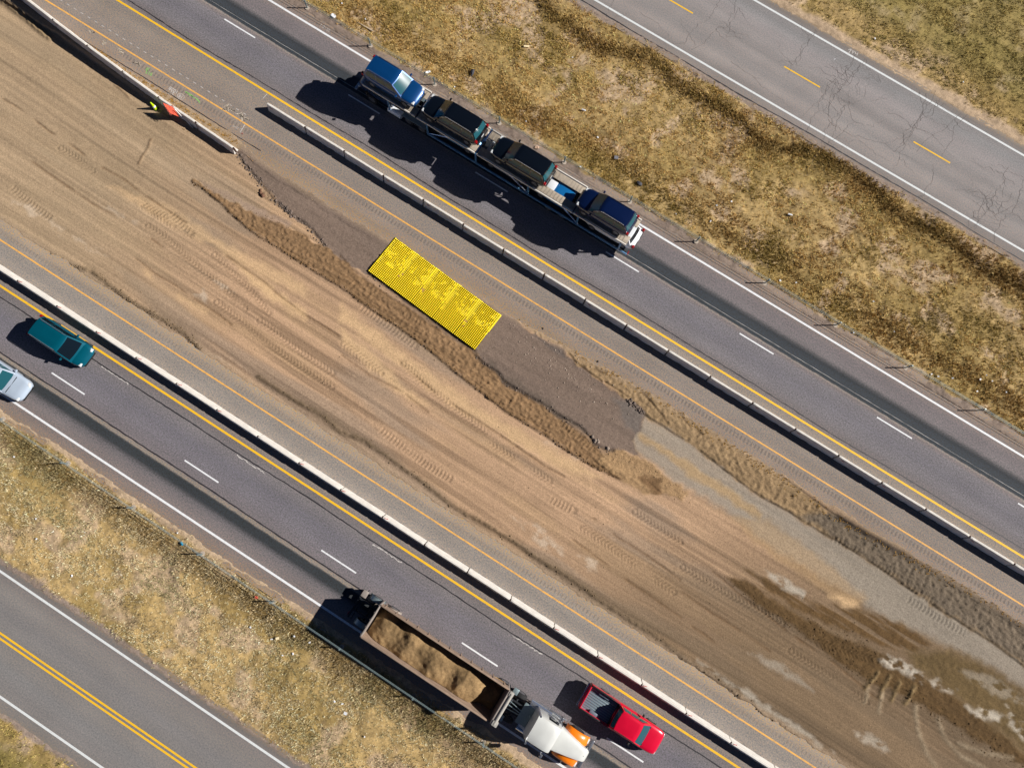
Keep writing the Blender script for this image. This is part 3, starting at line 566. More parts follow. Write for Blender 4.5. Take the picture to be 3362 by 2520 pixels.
# survey paint
ribbon('survey_paint', M['faint_paint'], [[(x, 14.86 + random.uniform(-.01, .01), .025), (x + .26, 14.86, .025)] for x in np.arange(-52, -32.5, .70)] + [[(-32.42, 14.1, .035), (-32.34, 13.36, .025)], [(-32.48, 17.24, .03), (-32.53, 16.72, .02)]], Z2)
def smear(cx, cy, n, rx, ry): return [[(cx + random.gauss(0, rx), cy + random.gauss(0, ry), .0) if k in (0, 3) else (cx + random.gauss(0, rx), cy + random.gauss(0, ry), random.uniform(.02, .05)) for k in range(4)] for _ in range(n)]
ribbon('plaster_smear', paint_mat('plaster_dust', lin(214, 200, 180), 0.95, 9), smear(-34.45, 14.45, 9, .18, .18) + smear(-34.0, 14.6, 4, .15, .08) + smear(-33.0, 14.55, 6, .2, .12) + smear(-32.5, 14.6, 3, .25, .06) + smear(-42.6, 13.75, 6, .2, .12) + smear(-44.5, 13.8, 4, .3, .08) + smear(-46.0, 13.7, 4, .2, .1) + smear(-47.5, 13.9, 3, .2, .1), Z2)
ribbon('survey_paint', M['green_paint'], [[(-38.05 + i * .14, 13.9 - i * .015 + random.uniform(-.06, .06), random.uniform(.02, .07)) for i in range(12)], [(-38.0 + i * .12, 13.78 + random.uniform(-.05, .05), random.uniform(.01, .05)) for i in range(8)]], Z2)
ribbon('survey_paint', M['red_faint'], smear(-32.1, 13.35, 3, .09, .05), Z2)
def text(name, body, m, x, y, size, rz, z=Z2, parent=None, bold=0.0, rot=None):
    cu = bpy.data.curves.new(name, 'FONT'); cu.body = body; cu.size = size; cu.align_x = 'CENTER'; cu.align_y = 'CENTER'; cu.offset = bold
    o = bpy.data.objects.new(name, cu); COL.objects.link(o); bpy.context.view_layer.update()
    me = bpy.data.meshes.new_from_object(o.evaluated_get(bpy.context.evaluated_depsgraph_get())); bpy.data.objects.remove(o)
    me.materials.clear(); me.materials.append(m)
    o = link(bpy.data.objects.new(name, me), parent); o.location = (x, y, z); o.rotation_euler = rot or (0, 0, rz); return o
kT = (420, 260, 5.53)
for body, px, m, sz in [('1028', (830, 200), M['faint_paint'], .42), ('ST', (795, 255), M['faint_paint'], .40), ('18', (960, 317), M['faint_paint'], .36)]:
    x, y = Q(kT, [px])[0]; tag(text('survey_writing', body, m, x, y, sz, PI + 0.05, bold=.004), kind='structure')
x, y = Q(kT, [(960, 317)])[0]
ribbon('survey_paint', M['faint_paint'], [[(x + .30 * math.cos(a), y + .23 * math.sin(a), .018) for a in np.linspace(0, 2 * PI, 25)]], Z2)
x, y = Q((460, 180, 4.424), [(130, 265)])[0]; tag(text('survey_writing', '915', M['green_paint'], x, y, .42, PI + .1, bold=.008), kind='structure')
x, y = Q((460, 180, 4.424), [(105, 210)])[0]; tag(text('survey_writing', 'JE', M['green_paint'], x, y, .36, PI + .1, bold=.008), kind='structure')
x, y = Q(1, [(1540, 825)])[0]; tag(text('survey_writing', 'C 10+0', M['faint_paint'], x, y - .05, .26, PI + .1), kind='structure')
x, y = Q((900, 0, 5.5275), [(920, 510)])[0]; tag(text('survey_writing', '1-0+50', M['faint_paint'], x, y, .34, -.05), kind='structure')
ax_, ay_ = Q(3, [(1080, 335)])[0]
ribbon('survey_paint', M['faint_paint'], [[(ax_, ay_ - .25, .03), (ax_ + .02, ay_ + .30, .03)], [(ax_ - .16, ay_ + .08, .03), (ax_ + .02, ay_ + .30, .03), (ax_ + .2, ay_ + .12, .03)]], Z2)
x, y = Q(3, [(1115, 347)])[0]; tag(text('survey_writing', 'PH', M['faint_paint'], x, y, .42, .1, bold=.004), kind='structure')
# cracks of the old frontage road
def crack_walk(x, y, ang, n, r, hw, bend=.5):
    P = []
    for i in range(n):
        P.append((x, y, hw * r.uniform(.5, 1.3) * (1 - .6 * i / n))); a = ang + r.gauss(0, bend); st = r.uniform(.12, .3)
        x += math.cos(a) * st; y += math.sin(a) * st
    return P
rc = random.Random(5); cr = []
for s0, n in [(-13, 2), (-6, 3), (1.5, 2), (6.5, 5), (7.8, 4), (13.5, 4), (16, 3), (21.5, 5), (24, 3), (29, 4), (35, 3)]:
    for k in range(n):
        y0 = rc.choice([38.4, 46.9, rc.uniform(39, 46)]); up = 1 if y0 < 42 else -1
        P = crack_walk(s0 + rc.uniform(-.9, .9), y0, up * PI / 2 + rc.uniform(-.3, .3), rc.randint(16, 40), rc, .013); cr.append(P)
        for b in range(rc.randint(1, 4)):
            q = rc.choice(P); cr.append(crack_walk(q[0], q[1], rc.choice([0, PI]) + rc.uniform(-.6, .6), rc.randint(6, 16), rc, .009, .6))
for k in range(15):
    cr.append(crack_walk(rc.uniform(-16, 36), rc.choice([40.3, 41.3, 43.6, 45.0]) + rc.uniform(-.2, .2), rc.uniform(-.1, .1), rc.randint(14, 34), rc, .009, .35))
for (a, b), rad in [((7.2, 43.6), 1.3), ((8.6, 44.7), 1.1), ((20.5, 40.6), 1.0), ((22, 41.4), .8)]:
    for k in range(9): 
        a0 = rc.uniform(0, 2 * PI); cr.append(crack_walk(a + rad * math.cos(a0), b + rad * math.sin(a0), a0 + PI * .6, rc.randint(6, 12), rc, .008, .5))
ribbon('pavement_crack', M['crack'], cr, Z2)

# ------------------------------------------------------------------ concrete barrier segments, each one a thing
def barrier_mesh(seed):
    r = random.Random(seed); n = 25; Lb = 3.585; rings = []
    prof = [(-.235, 0), (-.235, .07), (-.155, .30), (-.085, .79), (-.06, .81), (.06, .81), (.085, .79), (.155, .30), (.235, .07), (.235, 0)]
    chips = [r.uniform(-1.5, 1.5) for _ in range(3)]
    for i in range(n):
        x = -Lb / 2 + Lb * i / (n - 1); e = 0.03 if i in (0, n - 1) else 0.0; ring = []
        slot = 0.09 if abs(abs(x) - 0.62) < 0.20 else 0.0
        for y, z in prof:
            zz = z - (e if z > .7 else 0); yy = y * (1 - e)
            if z > 0.75: zz -= sum(.012 * math.exp(-((x - c) / .12) ** 2) for c in chips) ; yy += r.uniform(-.004, .004)
            if z < 0.1: zz = max(zz, slot) if z < .01 else max(zz, slot + .03); yy += r.uniform(-.006, .006)
            ring.append((x, yy, zz))
        rings.append(ring)
    return rings
bar_src = []
for k in range(4):
    bar_src.append(MB().rings(barrier_mesh(k + 1)).build('concrete_barrier', M['concrete'], ang=28))
pin_me = MB().box(-.045, .045, -.05, .05, .12, .80, .01).tube((0, 0, .1), (0, 0, .83), .02, 6).build('connecting_pin', M['rust'])
mark_me = MB().box(-.16, .10, -.012, .012, -.02, .02).build('paint_mark', M['redpaint'])
for o in bar_src + [pin_me, mark_me]: COL.objects.unlink(o)
used_pin = [0]
def barrier(x, y, rz, label, group, pin=True, mark=True, side=-1, k=None):
    s_ = bar_src[random.randrange(4) if k is None else k]
    o = s_.copy(); link(o); o.location = (x, y, 0); o.rotation_euler = (0, 0, rz + (PI if random.random() < .5 else 0)); tag(o, label, 'barrier', group)
    fl = -1 if abs(o.rotation_euler.z - rz) > 1 else 1
    if pin:
        p = pin_me.copy(); link(p, o); p.location = (fl * 1.83, 0, 0)
    if mark and random.random() < .7:
        p = mark_me.copy(); link(p, o); p.location = (-fl * random.uniform(1.35, 1.6), side * fl * 0.128, .56) if side else (-fl * 1.55, .03 * fl, .812)
        p.rotation_euler = (random.uniform(-.1, .1), 0, 0)
        if not side: p.rotation_euler = (PI / 2, 0, .3)
    return o
for k in range(21):
    a = -31.57 + 3.71 * k; first = k == 0
    barrier(a + 1.83, 16.33 + .02 * math.sin(k * 2.1), random.uniform(-.004, .004), 'white concrete barrier end segment casting a pointed shadow, just below the car carrier shadow' if first else 'white concrete barrier segment in the long row beside the lanes with the car carrier',
            None if first else 'barrier segments along the upper carriageway')
for k in range(21):
    a = -42.43 + 3.655 * k
    barrier(a + 1.82, -5.60 + .0055 * (a + 40) * .4 + .012 * math.sin(k * 1.7), random.uniform(-.003, .003), 'white concrete barrier segment in the sunlit row beside the lanes with the red pickup', 'barrier segments along the lower carriageway', side=0)
nwp = [(-57.3, 13.72), (-53.6, 13.32), (-49.95, 12.96), (-46.3, 12.64), (-42.62, 12.36), (-38.97, 12.12), (-35.27, 11.99), (-31.5, 11.84)]
for k, (p, q) in enumerate(zip(nwp[:-1], nwp[1:])):
    last = k == len(nwp) - 2
    lab = 'last segment of the angled white barrier row, next to the broken asphalt edge' if last else ('white concrete barrier segment with the orange sign leaning over it' if k == len(nwp) - 3 else 'white concrete barrier segment in the angled row at the upper left edge of the dirt')
    o = barrier((p[0] + q[0]) / 2, (p[1] + q[1]) / 2, math.atan2(q[1] - p[1], q[0] - p[0]), lab, None if k >= len(nwp) - 3 else 'barrier segments of the angled row', side=-1)

# ------------------------------------------------------------------ yellow studded mats, five laid edge to edge
m0 = np.array([[-17.18, 12.77], [-17.37, 9.33]]); m1 = np.array([[-6.81, 11.96], [-7.01, 8.56]])
mlab = ['yellow studded track-out mat at the end of the row nearest the orange sign', 'yellow studded mat, second from the orange sign end, brown mud between it and the next', 'yellow studded mat in the middle of the row of five', 'yellow studded mat, second from the brown gravel end of the row', 'yellow studded mat at the end of the row nearest the loose gravel patch']
ux = (m1[0] - m0[0]); ux = ux / np.linalg.norm(ux); uy = np.array([-ux[1], ux[0]]); mrz = math.atan2(ux[1], ux[0])
for k in range(5):
    c = (m0.mean(0) * (1 - (k + .5) / 5) + m1.mean(0) * ((k + .5) / 5)); r = np.random.default_rng(k)
    t = thing('studded_mat', mlab[k], 'mat', (c[0], c[1], 0.03 + 0.006 * (k % 2)), mrz + random.uniform(-.008, .008), 'yellow mats laid in a row')
    nx, ny = 14, 23; px, py = 2.06 / nx, 3.40 / ny; V, Fq = [], []
    V += [(-1.045, -1.72, 0), (1.045, -1.72, 0), (1.045, 1.72, 0), (-1.045, 1.72, 0), (-1.045, -1.72, .018), (1.045, -1.72, .018), (1.045, 1.72, .018), (-1.045, 1.72, .018)]
    Fq += [(0, 1, 5, 4), (1, 2, 6, 5), (2, 3, 7, 6), (3, 0, 4, 7), (4, 5, 6, 7)]
    np_mesh('base_plate', V, Fq, M['mat_base'], parent=t)
    V, Fq = [], []; V2, F2 = [], []
    gx, gy = (.5 if k % 2 else .1), (-.2 + .1 * k)
    for i in range(nx):
        for j in range(ny):
            x, y = -1.03 + (i + .5) * px, -1.70 + (j + .5) * py
            flat = math.hypot((x - gx) / .42, (y - gy) / .22) < r.uniform(.5, 1.1) or (abs(x - .95) < .1 and j > 11 and r.random() < .85) or (j > 12 and r.random() < .10 + .35 * (abs(i - 12) < 2)) or (i in (0, 1) and j > 6 and r.random() < .9) or (abs(j - 15 + i * .3) < 1.2 and r.random() < .35)
            dirty = math.hypot(x + .95, y + .5) < .3 and r.random() < .5 and k in (1, 2, 4)
            h = .022 if flat else .10 * r.uniform(.85, 1.05); a, b = (.074, .070) if flat else (.052, .030)
            A, B = (V2, F2) if dirty else (V, Fq); n0 = len(A)
            for q, zz in ((a, .018), (b, .018 + h)):
                A += [(x - q * .94, y - q * 1.2, zz), (x + q * .94, y - q * 1.2, zz), (x + q * .94, y + q * 1.2, zz), (x - q * .94, y + q * 1.2, zz)]
            B += [(n0 + 4, n0 + 5, n0 + 6, n0 + 7)] + [(n0 + u, n0 + (u + 1) % 4, n0 + 4 + (u + 1) % 4, n0 + 4 + u) for u in range(4)]
    tag(np_mesh('stud', V, Fq, M['mat_yellow'], parent=t), kind='stuff')
    if F2: tag(np_mesh('muddy_stud', V2, F2, M['mat_dust'], parent=t), kind='stuff')
    # joint flap overlapping the next mat
    MB().box(.94, 1.07, 0.05, 1.70, .018, .034, .004).build('edge_flap', M['mat_yellow'], t)

# ------------------------------------------------------------------ orange work sign turned aside over the barrier, cone beside it
def Gs(px, py, z): return Vector((*Q(kT, [(px, py)], z)[0], z))
cA, cB, cC = Gs(630, 430, 1.32), Gs(820, 510, .84), Gs(940, 690, .50)
cD = cA + cC - cB; ctr = (cA + cC) / 2
sg = thing('work_sign', 'faded orange warning sign leaning on its pole over the white barrier row', 'sign', (cA.x * .5 + cC.x * .5, cA.y * .5 + cC.y * .5, 0))
e1 = (cA - cB); e2 = (cC - cB); nrm = e2.cross(e1).normalized()
if nrm.z < 0: nrm = -nrm
off = Vector(sg.location)
ms = mat('orange_sign_sheeting', lin(226, 70, 22), 0.5, nscale=3, namt=0.12)
mb = MB(); P = [cA, cB, cC, cD]
cc = sum(P, Vector()) / 4
def rr(sc_, d): 
    out = []
    for i in range(4):
        p, a, b = P[i], P[i - 1], P[(i + 1) % 4]
        for f in (0.07, 0.02):
            pass
        out += [p + (a - p) * .06 * 1, p + ((a - p) * .018 + (b - p) * .018), p + (b - p) * .06]
    return [cc + (q - cc) * sc_ + nrm * d - off for q in out]
mb.rings([rr(1, -.01), rr(1, .01)]); mb.build('sign_plate', ms, sg, smooth=False)
mb = MB(); o_ = rr(.955, .013); i_ = rr(.925, .013)
for i in range(len(o_)): mb.quad(o_[i], o_[(i + 1) % len(o_)], i_[(i + 1) % len(o_)], i_[i])
mb.build('border', M['black_trim'], sg, smooth=False)
ex = e2.normalized(); ey = nrm.cross(ex).normalized()
Rm = Matrix((ex, ey, nrm)).transposed().to_euler()
sgtxt = mat('faded_sign_lettering', lin(120, 36, 14), 0.6)
for i, wd_ in enumerate(('ROAD', 'WORK', 'AHEAD')):
    p = cc + ey * (.26 - .26 * i) + nrm * .013 - off
    text('lettering', wd_, sgtxt, p.x, p.y, .22, 0, p.z, sg, .006, Rm)
b0 = Vector((-35.45, 11.60, ground_z(-35.45, 11.60))); b1 = Vector((*Q(kT, [(850, 545)], 1.0)[0], 1.0))
MB().tube(b0 - off - Vector((0, 0, .2)), b1 - off, .032, 8).build('pole', mat('white_sign_pole', lin(225, 225, 220), .5), sg)
cx_, cy_ = -39.18, 11.40; cz_ = float(ground_z(cx_, cy_))
cn = thing('traffic_cone', 'lime green traffic cone with white collar in the shadow of the angled barrier row', 'cone', (cx_, cy_, cz_))
lime = mat('lime_plastic', lin(205, 240, 20), .45)
mb = MB(); ng = 18
ring = lambda r_, z_: [(r_ * math.cos(2 * PI * i / ng), r_ * math.sin(2 * PI * i / ng), z_) for i in range(ng)]
mb.rings([ring(.17, .03), ring(.13, .30)]); mb.rings([ring(.085, .58), ring(.04, .90), ring(.025, .91)]); mb.rings([ring(.108, .44), ring(.085, .58)]); mb.build('cone_body', lime, cn)
MB().rings([ring(.135, .30), ring(.110, .45)]).build('reflective_collar', mat('white_collar', lin(235, 238, 240), .3), cn)
MB().box(-.2, .2, -.2, .2, 0, .035, .01).build('cone_base', M['black_trim'], cn)

# ------------------------------------------------------------------ cable barriers
def cable_fence(name, label, posts, lean, x0, x1, tf, hh, zc):
    f = thing(name, label, 'cable barrier', (posts[0], tf(posts[0]), 0)); ox, oy = posts[0], tf(posts[0])
    for i, x in enumerate(posts):
        y = tf(x); z = float(ground_z(x, y)); tl = random.uniform(-.02, .02)
        MB().box(-.05, .05, -.03, .03, -.1, hh, .008).box(-.055, .055, -.035, .035, hh, hh + .02, .004).build('post', M['galv'], f).location = (x - ox, y - oy, z)
        f.children[-1].rotation_euler = (tl, random.uniform(-.02, .02), .1)
        mb = MB(); n = 16; mb.rings([[(.19 * math.cos(2 * PI * k / n), .19 * math.sin(2 * PI * k / n), zz) for k in range(n)] for zz in (-.1, .03)])
        mb.build('concrete_footing', M['concrete_foot'], f).location = (x - ox, y - oy, z)
    for k, zz in enumerate(zc):
        mb = MB(); P = np.arange(x0, x1 + .1, 3.1); side = .05 if k % 2 else -.05
        for a, b in zip(P[:-1], P[1:]): mb.tube((a - ox, tf(a) - oy + side, zz), (b - ox, tf(b) - oy + side, zz), .014, 5)
        mb.build('cable', M['cable'], f)
ne_posts = [-46.55, -40.35, -34.14, -27.89, -21.67, -15.46, -9.3, -3.15, 2.98, 9.26, 15.59, 21.85, 28.11, 34.35, 40.6]
cable_fence('cable_barrier', 'galvanised cable barrier with slim posts along the shoulder above the car carrier', ne_posts, 0, -62, 56, lambda x: 25.28 + .002 * (x + 30), .98, (.52, .64, .76, .88))
cable_fence('cable_barrier', 'galvanised cable barrier with slim posts along the verge below the dump truck', [-39.8, -33.65, -27.6, -21.65, -15.5, -9.25, -3.35, 2.85, 8.7, 14.9, 21.1], 0, -62, 40, lambda x: -14.70 - .004 * (x + 20), .98, (.52, .64, .76, .88))

# ------------------------------------------------------------------ litter lying on the verges
def litter(name, cat, label, px, py, shape, m, size, rz=0.0, group=None):
    x, y = G(px, py); z = float(ground_z(x, y)) + .05
    mb = MB(); r = random.Random(int(px * 7 + py)); a, b, c = size
    if shape == 'sheet':
        n = 6; vs = [[mb.bm.verts.new(((i / n - .5) * a * (1 + r.uniform(-.12, .12)), (j / n - .5) * b * (1 + r.uniform(-.12, .12)), r.uniform(0, c))) for j in range(n + 1)] for i in range(n + 1)]
        for i in range(n):
            for j in range(n):
                if (i in (0, n - 1) and j in (0, n - 1)) and r.random() < .7: continue
                mb.bm.faces.new((vs[i][j], vs[i + 1][j], vs[i + 1][j + 1], vs[i][j + 1]))
    elif shape == 'can':
        mb.tube((-a / 2, 0, b / 2), (a / 2, 0, b / 2), b / 2, 12).tube((a / 2, 0, b / 2), (a * .56, 0, b / 2), b / 2, 12, b * .35)
    elif shape == 'bottle':
        mb.tube((-a / 2, 0, b / 2), (a * .25, 0, b / 2), b / 2, 12).tube((a * .25, 0, b / 2), (a * .42, 0, b / 2), b / 2, 12, b * .18).tube((a * .42, 0, b / 2), (a * .5, 0, b / 2), b * .2, 10)
    elif shape == 'box': mb.box(-a / 2, a / 2, -b / 2, b / 2, 0, c, .012).box(a * .1, a * .55, -b / 2, b / 2, c * .9, c * 1.02, .004)
    elif shape == 'plank': mb.box(-a / 2, a / 2, -b / 2, b / 2, 0, c, .006).box(-a / 2 + .02, -a / 2 + .05, -b / 2 - .01, b / 2 + .01, -.005, c + .006)
    elif shape == 'shred':
        P = []; n = 9
        for i in range(n):
            u = i / (n - 1) - .5; wv = b * (1 - (2 * u) ** 2 * .7) * r.uniform(.7, 1.1) / 2
            P.append([(u * a, -wv + .06 * math.sin(3 * u), c * (1 - 3 * u * u) + .02), (u * a, 0 + .06 * math.sin(3 * u), c * 1.25 * (1 - 3 * u * u) + .04), (u * a, wv + .06 * math.sin(3 * u), c * (1 - 3 * u * u) + .02), (u * a, 0, c * .5 * (1 - 3 * u * u))])
        mb.rings(P)
    o = mb.build(name, m, smooth=shape not in ('box', 'plank')); o.location = (x, y, z); o.rotation_euler = (r.uniform(-.08, .08), r.uniform(-.08, .08), rz); return tag(o, label, cat, group)
L_w = mat('white_plastic', lin(238, 240, 242), .5, nscale=8); L_c = mat('cream_cardboard', lin(240, 222, 178), .8); L_g = mat('scrap_rubber', lin(66, 66, 74), .7, nscale=8, namt=.3)
L_b = mat('blue_plastic', lin(20, 150, 190), .5); L_r = mat('red_paper', lin(214, 90, 70), .7); L_wood = mat('weathered_wood', lin(186, 170, 148), .9, nscale=5, namt=.25); L_grey = mat('grey_plastic', lin(120, 120, 126), .6)
litter('plastic_sheet', 'litter', 'white crumpled sheet on the gravel near the top edge', 1096, 56, 'sheet', L_w, (.5, .3, .06), -.2)
litter('plank', 'plank', 'weathered grey plank lying in the straw at the upper left verge', 1196, 86, 'plank', L_wood, (1.75, .09, .06), .0)
litter('tyre_shred', 'tyre scrap', 'dark curled tyre scrap in the dry grass above the car carrier', 1552, 240, 'shred', L_g, (.62, .28, .12), 1.6)
litter('cardboard_box', 'box', 'cream flattened box in the pale grass near the middle of the upper verge', 1728, 154, 'box', L_c, (.44, .15, .06), .55)
litter('plastic_bottle', 'bottle', 'white bottle lying in straw above the car carrier tail', 1917, 363, 'bottle', L_w, (.36, .13, .1), .2)
litter('plastic_box', 'box', 'grey plastic scrap in the dry grass near the carrier tail', 2023, 517, 'box', L_grey, (.32, .28, .1), .4)
litter('tyre_shred', 'tyre scrap', 'dark rubber scrap beside a grey rag close to the gravel behind the carrier', 2099, 602, 'shred', L_g, (.5, .3, .1), -.5)
litter('drink_can', 'can', 'silver white can in the straw below the old frontage road', 2594, 704, 'can', L_w, (.34, .14, .1), .3)
litter('paper_scrap', 'litter', 'white torn paper on the gravel beside the first vehicles of the carrier', 1406, 240, 'sheet', L_w, (.42, .16, .06), .9)
litter('paper_scrap', 'litter', 'pale rag on the gravel just above the third carried vehicle', 1763, 485, 'sheet', mat('pale_rag', lin(205, 175, 150), .9), (.32, .28, .08), .2)
litter('plastic_cup', 'cup', 'bright blue cup in the grass of the lower left verge', 600, 1785, 'bottle', L_b, (.26, .16, .1), -.4)
litter('food_wrapper', 'wrapper', 'red and white wrapper in the lower verge grass', 842, 1960, 'sheet', L_r, (.24, .18, .05), .2)
litter('paper_sheet', 'litter', 'square white sheet in the grass below the dump trailer', 1133, 2341, 'box', L_w, (.24, .20, .02), .2)
litter('cardboard_box', 'box', 'small tan box in the grass left of the dump trailer shadow', 911, 2094, 'box', L_c, (.24, .18, .06), .8)
lit_s = [(967, 2087), (892, 2097), (1017, 2107), (823, 2058), (1098, 2302), (1123, 2310), (962, 2145), (928, 2150), (1197, 2417), (46, 1499), (584, 1748), (2219, 2303 - 1680 * 0 - 1600), (1410, 238), (1493, 287), (1880, 188), (2332, 727), (2403, 660), (2354, 673), (2561, 921), (2614, 927), (2762, 895), (2801, 1092), (2870, 988), (2936, 1089), (3058, 1228), (3080, 1235), (3126, 1241), (3218, 1245), (3240, 1231), (3259, 1250), (3208, 1284), (3306, 1286), (2085, 705), (1963, 450), (1905, 550), (1727, 400), (1123, 13), (1200, 62), (2740, 195), (2872, 128), (3162, 270), (118, 2102 - 400), (120, 1768), (237, 1889)]
for i, (a, b) in enumerate(lit_s):
    litter('litter_scrap', 'litter', 'small white scrap of litter lying in the dry verge grass', a, b, 'sheet' if i % 3 else 'box', L_w, (random.uniform(.1, .17), random.uniform(.08, .13), .05), random.uniform(0, 3), 'white scraps littering the verges')

# ------------------------------------------------------------------ rubble: crumbs of asphalt and clods along the windrows (uncountable)
def rubble(name, specs):
    V, Fq, Cc = [], [], []
    base = np.array([(-1, -1, -.6), (1, -1, -.6), (1, 1, -.6), (-1, 1, -.6), (-.7, -.7, .7), (.7, -.7, .7), (.7, .7, .7), (-.7, .7, .7)], float)
    fc = np.array([(0, 3, 2, 1), (4, 5, 6, 7), (0, 1, 5, 4), (1, 2, 6, 5), (2, 3, 7, 6), (3, 0, 4, 7)])
    for P, n, spread, smin, smax, col in specs:
        P = np.array(P); seg = np.linalg.norm(np.diff(P, axis=0), axis=1); cum = np.concatenate([[0], np.cumsum(seg)])
        a = rng.random(n) * cum[-1]; x = np.interp(a, cum, P[:, 0]) + rng.normal(0, spread, n); y = np.interp(a, cum, P[:, 1]) + rng.normal(0, spread, n)
        z = ground_z(x, y); sz = smin * (smax / smin) ** (rng.random(n) ** 2.2)
        for i in range(n):
            v = base * rng.uniform(.6, 1.25, (8, 3)) * sz[i] * np.array([1, rng.uniform(.6, 1), rng.uniform(.45, .8)]); q = rng.uniform(0, 2 * PI); c, s_ = math.cos(q), math.sin(q)
            v = np.stack([v[:, 0] * c - v[:, 1] * s_, v[:, 0] * s_ + v[:, 1] * c, v[:, 2]], 1) + (x[i], y[i], z[i] + sz[i] * .15)
            Fq.append(fc + 8 * len(V)); V.append(v); Cc.append(np.tile(lin(*col) * rng.uniform(.7, 1.25), (8, 1)))
    o = np_mesh(name, np.concatenate(V), np.concatenate(Fq), attr_mat(name, .95, .2, 20, 0), np.concatenate(Cc)); return tag(o, 'scattered crumbs and clods along the dirt windrows', 'rubble', kind='stuff')
AC = (116, 103, 94); BC = (120, 94, 64); TC = (160, 136, 108)
rubble('rubble', [(mill_low[20:], 300, .15, .015, .11, AC), (mill_low[:17], 360, .13, .015, .09, AC), (Q(1, [(1540, 990), (1600, 1080), (1690, 1190)]), 70, .12, .03, .13, AC), (Q(1, [(1690, 1240), (1700, 1270)]), 7, .05, .12, .17, (110, 82, 66)), (Q(1, [(1800, 1310), (1850, 1360), (1900, 1390)]), 40, .09, .06, .17, AC), (Q(kB, [(170, 580), (260, 640)]), 9, .08, .1, .18, (150, 136, 124)), (Q(kB, [(345, 700), (350, 710)]), 2, .03, .14, .18, (158, 142, 128)),
        (Q(kA, [(630, 240), (680, 275)]), 14, .08, .06, .14, (60, 54, 52)), (Q(kA, [(1330, 680), (1345, 690)]), 12, .06, .07, .13, (46, 42, 42)), (Q(kA, [(1690, 1150), (1750, 1190)]), 24, .12, .05, .13, AC), (Q(kA, [(1780, 1220), (1890, 1320)]), 40, .1, .03, .12, AC), (br_low, 900, .09, .015, .075, BC), (br_up, 260, .10, .012, .05, BC)] +
       [(P, 420, .14, .015, .07, (118, 100, 76)) for P in crumb] + [(Q(9, [(280, 420), (540, 620), (830, 810), (1050, 1000)]), 260, .22, .015, .05, (104, 82, 56)), (Q(9, [(1050, 1000), (1500, 1215), (2000, 1530), (2300, 1720)]), 420, .30, .015, .06, (96, 76, 50)), (Q(9, [(750, 700), (1000, 820), (1250, 900)]), 200, .5, .015, .06, (96, 76, 50))] +
       [(Q(kB, [(300, 800), (600, 850), (1000, 1060), (1300, 1290)]), 320, .3, .015, .05, (178, 148, 112)), (Q(5, [(1100, 500), (1800, 1000)]), 260, .8, .02, .07, (168, 152, 138)), ([(-50, 3), (30, 3)], 700, 2.2, .012, .045, TC), ([(-45, 9), (-20, 7)], 160, 1.4, .012, .045, TC), (Q(1, [(1280, 900), (1150, 800), (750, 520), (500, 360)]), 90, .12, .02, .06, (150, 124, 90))] +
       [([(-48, 25.8), (-20, 26), (0, 25.6), (34, 25.8)], 1100, .35, .012, .05, (150, 138, 130))])

